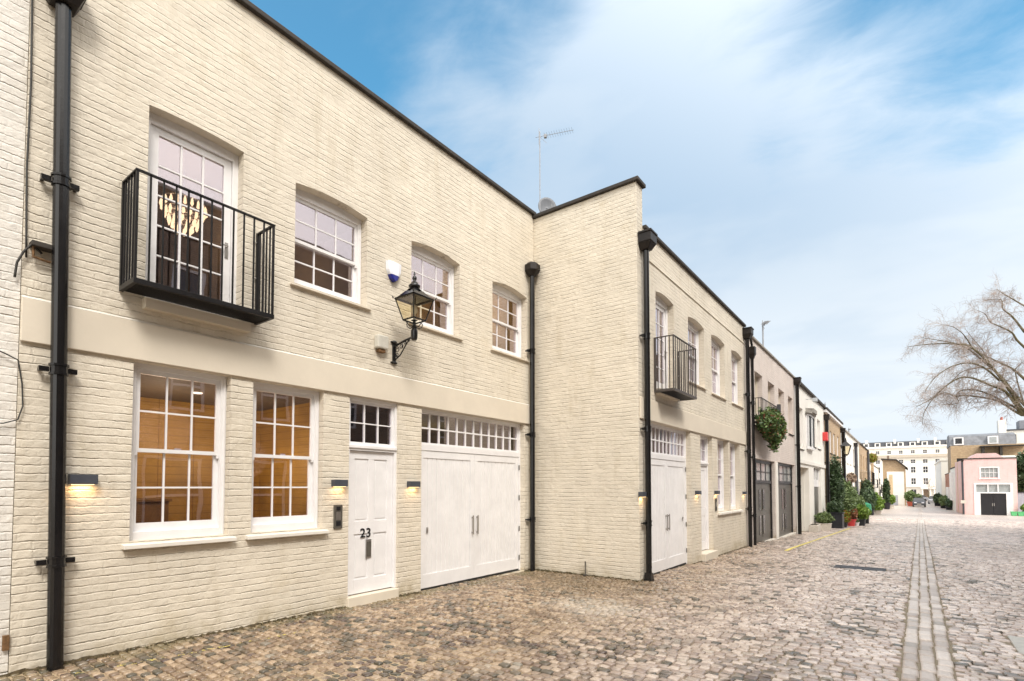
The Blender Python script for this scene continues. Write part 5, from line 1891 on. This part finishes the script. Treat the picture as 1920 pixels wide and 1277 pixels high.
def ground_mat():
    m, t = newmat('ground_bed')
    co = objco(t)
    x, y, z = t.sep(co)
    n1 = t.noise(co, .35, 4, .6)
    n2 = t.noise(co, 18, 4, .7)
    # beyond the modelled setts: same rows as a texture
    br = t.node('ShaderNodeTexBrick')
    t.link(co, br.inputs['Vector'])
    br.inputs['Scale'].default_value = 1.0
    br.inputs['Brick Width'].default_value = .17
    br.inputs['Row Height'].default_value = .125
    br.inputs['Mortar Size'].default_value = .012
    br.inputs['Color1'].default_value = (.54, .46, .42, 1)
    br.inputs['Color2'].default_value = (.64, .57, .53, 1)
    br.inputs['Mortar'].default_value = (.30, .26, .21, 1)
    sd = t.smooth(t.math('ADD', t.math('ADD', x, t.math('MULTIPLY', y, .10)), t.math('MULTIPLY', n1, 3.5)), -1.8, 1.6)
    near = t.mix(sd, (.40, .31, .20), (.25, .215, .155))
    near = t.mix(t.smooth(n2, .4, .7), near, (.22, .16, .10))
    near = t.mix(t.smooth(t.noise(co, .8, 4, .7), .55, .68, 0, .6), near, (.12, .13, .05))
    c = t.mix(t.smooth(y, 55.5, 56.5), near, br.outputs['Color'])
    rg = t.mix(t.smooth(y, 55.5, 56.5), (.8, .8, .8), (.42, .42, .42))
    finish(t, **{'Base Color': c, 'Roughness': rg, 'Normal': bump(t, n2, .004)})


ground_mat()
m = MB()
m.add(vs_, fs_)
tag(m.build('ground', 'ground_bed'), 'flat street bed of sandy joints under the setts, reaching to the far end', kind='structure')


def sett_mat():
    m, t = newmat('setts')
    co = objco(t)
    x, y, z = t.sep(co)
    at = t.node('ShaderNodeAttribute', attribute_name='rnd')
    r, g, b = t.sep(at.outputs['Color'])
    n1 = t.noise(co, 40, 4, .6)
    big = t.noise(co, .55, 4, .6)
    # warm brown near the left walls; carriageway paler and pinker, sky glare painted in
    side = t.smooth(t.math('ADD', t.math('ADD', x, t.math('MULTIPLY', y, .10)), t.math('MULTIPLY', big, 3.5)), -1.8, 2.6)
    warm = t.mix(r, (.165, .108, .07), (.43, .32, .215))
    cool = t.mix(r, (.45, .36, .32), (.80, .70, .64))
    c = t.mix(side, warm, cool)
    c = t.mix(t.smooth(g, .84, 1.0, 0, .9), c, (.075, .070, .052))
    c = t.mix(t.smooth(b, .93, .96, 0, .4), c, (.55, .50, .42))
    c = t.mix(t.math('MULTIPLY', t.smooth(g, .4, .9), t.smooth(t.noise(co, .9, 3, .6), .53, .62, 0, .9)), c, (.085, .075, .055))
    clus = t.smooth(t.noise(co, 1.1, 4, .65), .44, .56)
    fore = t.smooth(y, 6.4, 4.6)
    c = t.mix(t.math('MULTIPLY', t.math('MULTIPLY', clus, fore), t.smooth(b, .50, .58, 0, .95)), c, t.mix(r, (.045, .05, .03), (.09, .055, .05)))
    ddx = t.math('DIVIDE', t.math('ADD', x, 3.6), .9)
    ddy = t.math('DIVIDE', t.math('SUBTRACT', y, 6.6), .65)
    dd = t.math('ADD', t.math('MULTIPLY', ddx, ddx), t.math('MULTIPLY', ddy, ddy))
    chalk = t.smooth(t.math('ADD', dd, t.math('MULTIPLY', t.noise(co, 4, 4, .7), 1.6)), 1.9, .6, 0, .4)
    c = t.mix(chalk, c, (.66, .62, .55))
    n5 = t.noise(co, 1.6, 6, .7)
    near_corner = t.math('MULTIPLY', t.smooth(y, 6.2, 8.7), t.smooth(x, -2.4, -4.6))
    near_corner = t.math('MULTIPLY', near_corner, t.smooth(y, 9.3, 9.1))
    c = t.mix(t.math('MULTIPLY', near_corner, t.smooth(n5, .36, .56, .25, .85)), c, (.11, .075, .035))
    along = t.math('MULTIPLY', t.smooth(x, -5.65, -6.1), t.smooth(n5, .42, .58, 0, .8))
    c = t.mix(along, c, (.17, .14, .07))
    c = t.mix(t.smooth(n1, .3, .7), t.mix(1.0, c, (.82, .80, .78), 'MULTIPLY'), c)
    wet = t.smooth(t.noise(co, .7, 5, .65), .32, .58, .42, .15)
    rough = t.math('ADD', wet, t.math('MULTIPLY', n1, .14))
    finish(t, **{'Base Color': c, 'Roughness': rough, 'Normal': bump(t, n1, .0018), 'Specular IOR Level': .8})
    m, t = newmat('gutter_stone')
    co = objco(t)
    at = t.node('ShaderNodeAttribute', attribute_name='rnd')
    r, g, b = t.sep(at.outputs['Color'])
    n1 = t.noise(co, 35, 4, .6)
    c = t.mix(r, (.44, .375, .335), (.74, .665, .61))
    c = t.mix(t.smooth(g, .85, 1.0, 0, .5), c, (.16, .145, .12))
    c = t.mix(t.smooth(n1, .3, .7), t.mix(1.0, c, (.82, .80, .78), 'MULTIPLY'), c)
    finish(t, **{'Base Color': c, 'Roughness': t.math('ADD', .25, t.math('MULTIPLY', n1, .2)), 'Normal': bump(t, n1, .003)})


sett_mat()


def gut_left(y):
    return -.17 + .0147 * y


def make_setts(name, X0, X1, Y0, Y1, mat, jt=.008, dome=.010, zvar=.004):
    n = len(X0)
    cx_, cy_ = (X0 + X1) / 2, (Y0 + Y1) / 2
    jt = np.where(cx_ + .12 * cy_ > -1.5, jt * .62, jt * 1.15) * rng.uniform(.6, 1.3, n)
    hx, hy = (X1 - X0) / 2 - jt, (Y1 - Y0) / 2 - jt
    jit = rng.uniform(-.006, .006, (n, 4, 2))
    sg = np.array([(-1, -1), (1, -1), (1, 1), (-1, 1)])
    ang = rng.normal(0, 1, n) * np.where(cx_ + .12 * cy_ > -1.5, .018, .04)
    tilt = rng.normal(0, .018, (n, 2))
    zc = gzv(cy_) + rng.normal(0, zvar, n)
    # slow undulation of the worn surface
    zc += .006 * np.sin(cx_ * 1.7 + cy_ * .6) * np.sin(cy_ * .9 - cx_ * .5)
    rings = []
    # low frequency rings: bottom, shoulder, inner; 8 points round for rounded corners
    ord_ = cx_ + .12 * cy_ > -1.5
    t8 = [(-1, -.66), (-.70, -1), (.70, -1), (1, -.66), (1, .66), (.70, 1), (-.70, 1), (-1, .66)]
    t8 = np.array(t8)
    t8b = np.sign(t8) * np.where(np.abs(t8) < 1, .84, 1.0)
    T8 = np.where(ord_[:, None, None], t8b[None], t8[None])
    ji8 = rng.uniform(-.005, .005, (n, 8, 2))
    for (k, dz_) in ((1.0, -.045), (1.0, -.009), (.90, -.001), (.5, .001)):
        px = T8[:, :, 0] * hx[:, None] * k + ji8[:, :, 0]
        py = T8[:, :, 1] * hy[:, None] * k + ji8[:, :, 1]
        rx = cx_[:, None] + px * np.cos(ang)[:, None] - py * np.sin(ang)[:, None]
        ry = cy_[:, None] + px * np.sin(ang)[:, None] + py * np.cos(ang)[:, None]
        rz_ = zc[:, None] + dz_ + px * tilt[:, None, 0] + py * tilt[:, None, 1]
        rings.append(np.stack([rx, ry, rz_], -1))
    V = np.stack(rings, 1).reshape(n, 32, 3)
    F4 = []
    for rI in range(3):
        for k in range(8):
            j = (k + 1) % 8
            F4.append((rI * 8 + k, rI * 8 + j, (rI + 1) * 8 + j, (rI + 1) * 8 + k))
    # top cap as three quads
    tbase = 24
    F4 += [(tbase + 0, tbase + 1, tbase + 2, tbase + 3), (tbase + 0, tbase + 3, tbase + 4, tbase + 7), (tbase + 4, tbase + 5, tbase + 6, tbase + 7)]
    F4 = np.array(F4)
    F = (F4[None] + (np.arange(n) * 32)[:, None, None]).reshape(-1, 4)
    V = V.reshape(-1, 3)
    me = bpy.data.meshes.new(name)
    me.vertices.add(len(V))
    me.vertices.foreach_set('co', V.astype(np.float32).ravel())
    me.loops.add(F.size)
    me.loops.foreach_set('vertex_index', F.astype(np.int32).ravel())
    me.polygons.add(len(F))
    me.polygons.foreach_set('loop_start', np.arange(0, F.size, 4, dtype=np.int32))
    me.polygons.foreach_set('loop_total', np.full(len(F), 4, dtype=np.int32))
    me.polygons.foreach_set('use_smooth', np.ones(len(F), dtype=bool))
    me.update(calc_edges=True)
    ca = me.color_attributes.new('rnd', 'FLOAT_COLOR', 'POINT')
    rc = np.repeat(np.concatenate([rng.random((n, 3)), np.ones((n, 1))], 1), 32, axis=0)
    ca.data.foreach_set('color', rc.astype(np.float32).ravel())
    me.materials.append(MATS[mat])
    o = bpy.data.objects.new(name, me)
    COL.objects.link(o)
    return o


X0, X1, Y0, Y1 = [], [], [], []
yy = -1.5
while yy < 56:
    dyy = rng.uniform(.078, .096) * (1 if yy < 26 else 1.3)
    left = XA if yy < YR else XB
    if abs(yy - YR) < .1: left = XA
    right = max(4.5, .16 * yy + 2.5)
    xx_ = left - .05 + rng.uniform(-.12, 0)
    g0, g1 = gut_left(yy), gut_left(yy) + .39
    while xx_ < right:
        wx = rng.uniform(.085, .125) * (1 if yy < 26 else 1.45) * (1.12 if xx_ + .1 * yy > 0 else 1.0)
        a_, b_ = xx_, xx_ + wx
        xx_ = b_
        if b_ > g0 and a_ < g0 and g0 - a_ > .06: b_ = g0
        elif a_ < g1 and b_ > g1 and b_ - g1 > .06: a_ = g1
        elif b_ > g0 and a_ < g1: continue
        if -1.33 < (a_ + b_) / 2 < -.38 and 13.35 < yy < 13.85: continue
        if .85 < (a_ + b_) / 2 < 1.45 and 7.35 < yy < 8.2: continue
        X0.append(a_); X1.append(b_); Y0.append(yy); Y1.append(yy + dyy)
    yy += dyy
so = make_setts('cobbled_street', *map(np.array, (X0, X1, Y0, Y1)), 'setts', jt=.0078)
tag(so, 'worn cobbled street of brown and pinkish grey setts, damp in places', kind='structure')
X0, X1, Y0, Y1 = [], [], [], []
for c_ in range(3):
    yy = -1.5
    while yy < 110:
        L_ = rng.uniform(.17, .32)
        g0 = gut_left(yy) + .005 + c_ * .128 + rng.uniform(-.008, .008)
        X0.append(g0); X1.append(g0 + .124); Y0.append(yy); Y1.append(yy + L_)
        yy += L_
go = make_setts('drainage_channel', *map(np.array, (X0, X1, Y0, Y1)), 'gutter_stone', jt=.009, zvar=.003)
go.location.z = .001
tag(go, 'straight line of paler long stones down the middle of the street', kind='structure')


# painted lines worn onto the stones
def line_mat(name, lo, hi, sc):
    m, t = newmat(name)
    co = objco(t)
    n = t.noise(co, sc, 4, .7)
    p = t.node('ShaderNodeBsdfPrincipled')
    p.inputs['Base Color'].default_value = (.72, .60, .16, 1)
    p.inputs['Roughness'].default_value = .6
    tr = t.node('ShaderNodeBsdfTransparent')
    mx = t.node('ShaderNodeMixShader')
    t.link(t.smooth(n, lo, hi), mx.inputs[0])
    t.link(tr.outputs[0], mx.inputs[1])
    t.link(p.outputs[0], mx.inputs[2])
    o = t.node('ShaderNodeOutputMaterial')
    t.link(mx.outputs[0], o.inputs[0])


line_mat('yellow_paint', .30, .40, 14)
line_mat('yellow_paint_worn', .54, .66, 18)


def painted(pts, w_, mat, label):
    m = MB()
    n_ = 24
    vs, fs = [], []
    for i in range(len(pts) - 1):
        (xa, ya), (xb, yb) = pts[i], pts[i + 1]
        dx_, dy_ = xb - xa, yb - ya
        L_ = math.hypot(dx_, dy_)
        nx, ny = -dy_ / L_ * w_ / 2, dx_ / L_ * w_ / 2
        base = len(vs)
        for k in range(n_ + 1):
            x_, y_ = xa + dx_ * k / n_, ya + dy_ * k / n_
            vs += [(x_ - nx, y_ - ny, gz(y_) + .011), (x_ + nx, y_ + ny, gz(y_) + .011)]
        for k in range(n_):
            b_ = base + 2 * k
            fs.append((b_, b_ + 2, b_ + 3, b_ + 1))
    m.add(vs, fs)
    tag(m.build('yellow_line', mat), label, kind='structure')


painted([(-2.72, 16.2), (-2.68, 25), (-2.64, 35.5)], .09, 'yellow_paint', 'yellow painted line along the left side of the street')
painted([(-5.78, 1.0), (-5.62, 2.1), (-5.45, 3.4)], .06, 'yellow_paint_worn', 'faded yellow line on the setts below the tall drainpipe')
painted([(-5.15, 5.7), (-4.55, 5.62)], .05, 'yellow_paint_worn', 'short worn yellow mark in front of the garage')


def cover(x0, x1, y0, y1, mat, label, name='manhole_cover'):
    root = thing(name, label, 'drain cover', ((x0 + x1) / 2, (y0 + y1) / 2, gz((y0 + y1) / 2)))
    hx, hy = (x1 - x0) / 2, (y1 - y0) / 2
    MB().box(-hx, hx, -hy, -hy + .03, -.03, .004).box(-hx, hx, hy - .03, hy, -.03, .004).box(-hx, -hx + .03, -hy + .03, hy - .03, -.03, .004).box(hx - .03, hx, -hy + .03, hy - .03, -.03, .004).build('frame', mat, root)
    m = MB().box(-hx + .035, hx - .035, -hy + .035, hy - .035, -.03, -.002)
    k = -hx + .07
    while k < hx - .07:
        m.box(k, k + .02, -hy + .06, hy - .06, -.002, .003)
        k += .045
    m.build('plate', mat, root)


cover(-1.32, -.40, 13.38, 13.84, 'slate', 'long dark metal cover set in the setts left of the channel')
tag(MB(1.15, 7.78, 0).box(.87, 1.43, 7.38, 8.18, -.05, .006).build('stone_slab', 'granite', None, bevel=.008), 'pale square stone slab set in the street right of the channel', 'paving slab').location = (1.15, 7.78, gz(7.78))
vp = thing('standpipe', 'thin bare pipe stub rising from the setts against the side wall', 'pipe', (-4.95, 8.90, gz(8.9)))
MB().tube([(0, 0, -.02), (0, 0, .27)], .014, 8).build('pipe', 'dark_steel', vp)
MB().lathe([(.05, 0), (.05, .015), (.02, .03)], (0, 0), 12).build('base', 'coping', vp)
rs_ = thing('rusty_bracket', 'rusty broken metal stub low on the white wall corner', 'bracket', wall_loc(XA, 1.02, .28), PI2)
MB().box(-.03, .015, -.03, -.002, -.08, .05).build('stub', 'rust', rs_, bevel=.004)

# weeds and moss at the foot of the walls
wr = np.random.default_rng(31)
P_ = []
for _ in range(420):
    k_ = wr.random()
    if k_ < .5:
        y_ = wr.uniform(1.2, 8.9)
        if 4.4 < y_ < 5.4 or 5.8 < y_ < 8.6: continue
        P_.append((XA + abs(wr.normal(0, .02)) + .005, y_))
    elif k_ < .8:
        P_.append((wr.uniform(XA, XB), YR - abs(wr.normal(0, .02)) - .005))
    else:
        y_ = wr.uniform(9.3, 16.9)
        if 9.4 < y_ < 11.8: continue
        P_.append((XB + abs(wr.normal(0, .02)) + .005, y_))
vs_, fs_ = [], []
for (x_, y_) in P_:
    z_ = gz(y_) - .012
    for k_ in range(wr.integers(4, 9)):
        a_ = wr.uniform(0, 6.28)
        h_ = wr.uniform(.012, .05)
        lx, ly = math.cos(a_) * h_ * .7, math.sin(a_) * h_ * .7
        px, py = x_ + wr.normal(0, .02), y_ + wr.normal(0, .02)
        if y_ < YR and px < XA + .003: px = XA + .004
        n0 = len(vs_)
        w_ = .006
        vs_ += [(px - w_ * math.sin(a_), py + w_ * math.cos(a_), z_), (px + w_ * math.sin(a_), py - w_ * math.cos(a_), z_), (px + lx, py + ly, z_ + h_)]
        fs_.append((n0, n0 + 1, n0 + 2))
m = MB()
m.add(vs_, fs_)
tag(m.build('weeds', 'weed'), 'tiny weeds and moss tufts along the foot of the cream walls', 'weeds', kind='stuff')

def base_strip(pts, nx, ny, label):
    """low irregular dark fillet where wall meets street"""
    m = MB()
    vs, fs = [], []
    n = 0
    for (xa, ya), (xb, yb) in pts:
        L_ = math.hypot(xb - xa, yb - ya)
        k_ = max(2, int(L_ / .03))
        b0 = len(vs)
        for i in range(k_ + 1):
            t_ = i / k_
            x_, y_ = xa + (xb - xa) * t_, ya + (yb - ya) * t_
            w_ = .012 + .035 * wr.random() ** 2 + .012 * math.sin(t_ * L_ * 5)
            h_ = .006 + .022 * wr.random() ** 2
            w_ = max(w_, .006)
            z_ = gz(y_)
            vs += [(x_ + nx * .002, y_ + ny * .002, z_ + h_), (x_ + nx * w_ * .5, y_ + ny * w_ * .5, z_ + h_ * .6), (x_ + nx * w_, y_ + ny * w_, z_ - .015)]
        for i in range(k_):
            a_ = b0 + 3 * i
            fs += [(a_, a_ + 1, a_ + 4, a_ + 3), (a_ + 1, a_ + 2, a_ + 5, a_ + 4)]
    m.add(vs, fs)
    tag(m.build('base_fillet', 'dark_fillet'), label, 'dirt', kind='stuff')


plain_mat('dark_fillet', (0.075, 0.055, 0.028), 0.95, 0.5, nscale=25)
base_strip([((XA, .0), (XA, 4.42)), ((XA, 5.36), (XA, 5.80)), ((XA, 8.64), (XA, 8.95))], 1, 0, 'dark line along the foot of the near cream wall')
base_strip([((XA + .02, YR), (XB, YR))], 0, -1, 'dark line along the foot of the projecting side wall')
base_strip([((XB, 8.97), (XB, 9.40)), ((XB, 11.84), (XB, 12.48)), ((XB, 13.54), (XB, 16.95))], 1, 0, 'dark line along the foot of the farther cream front')
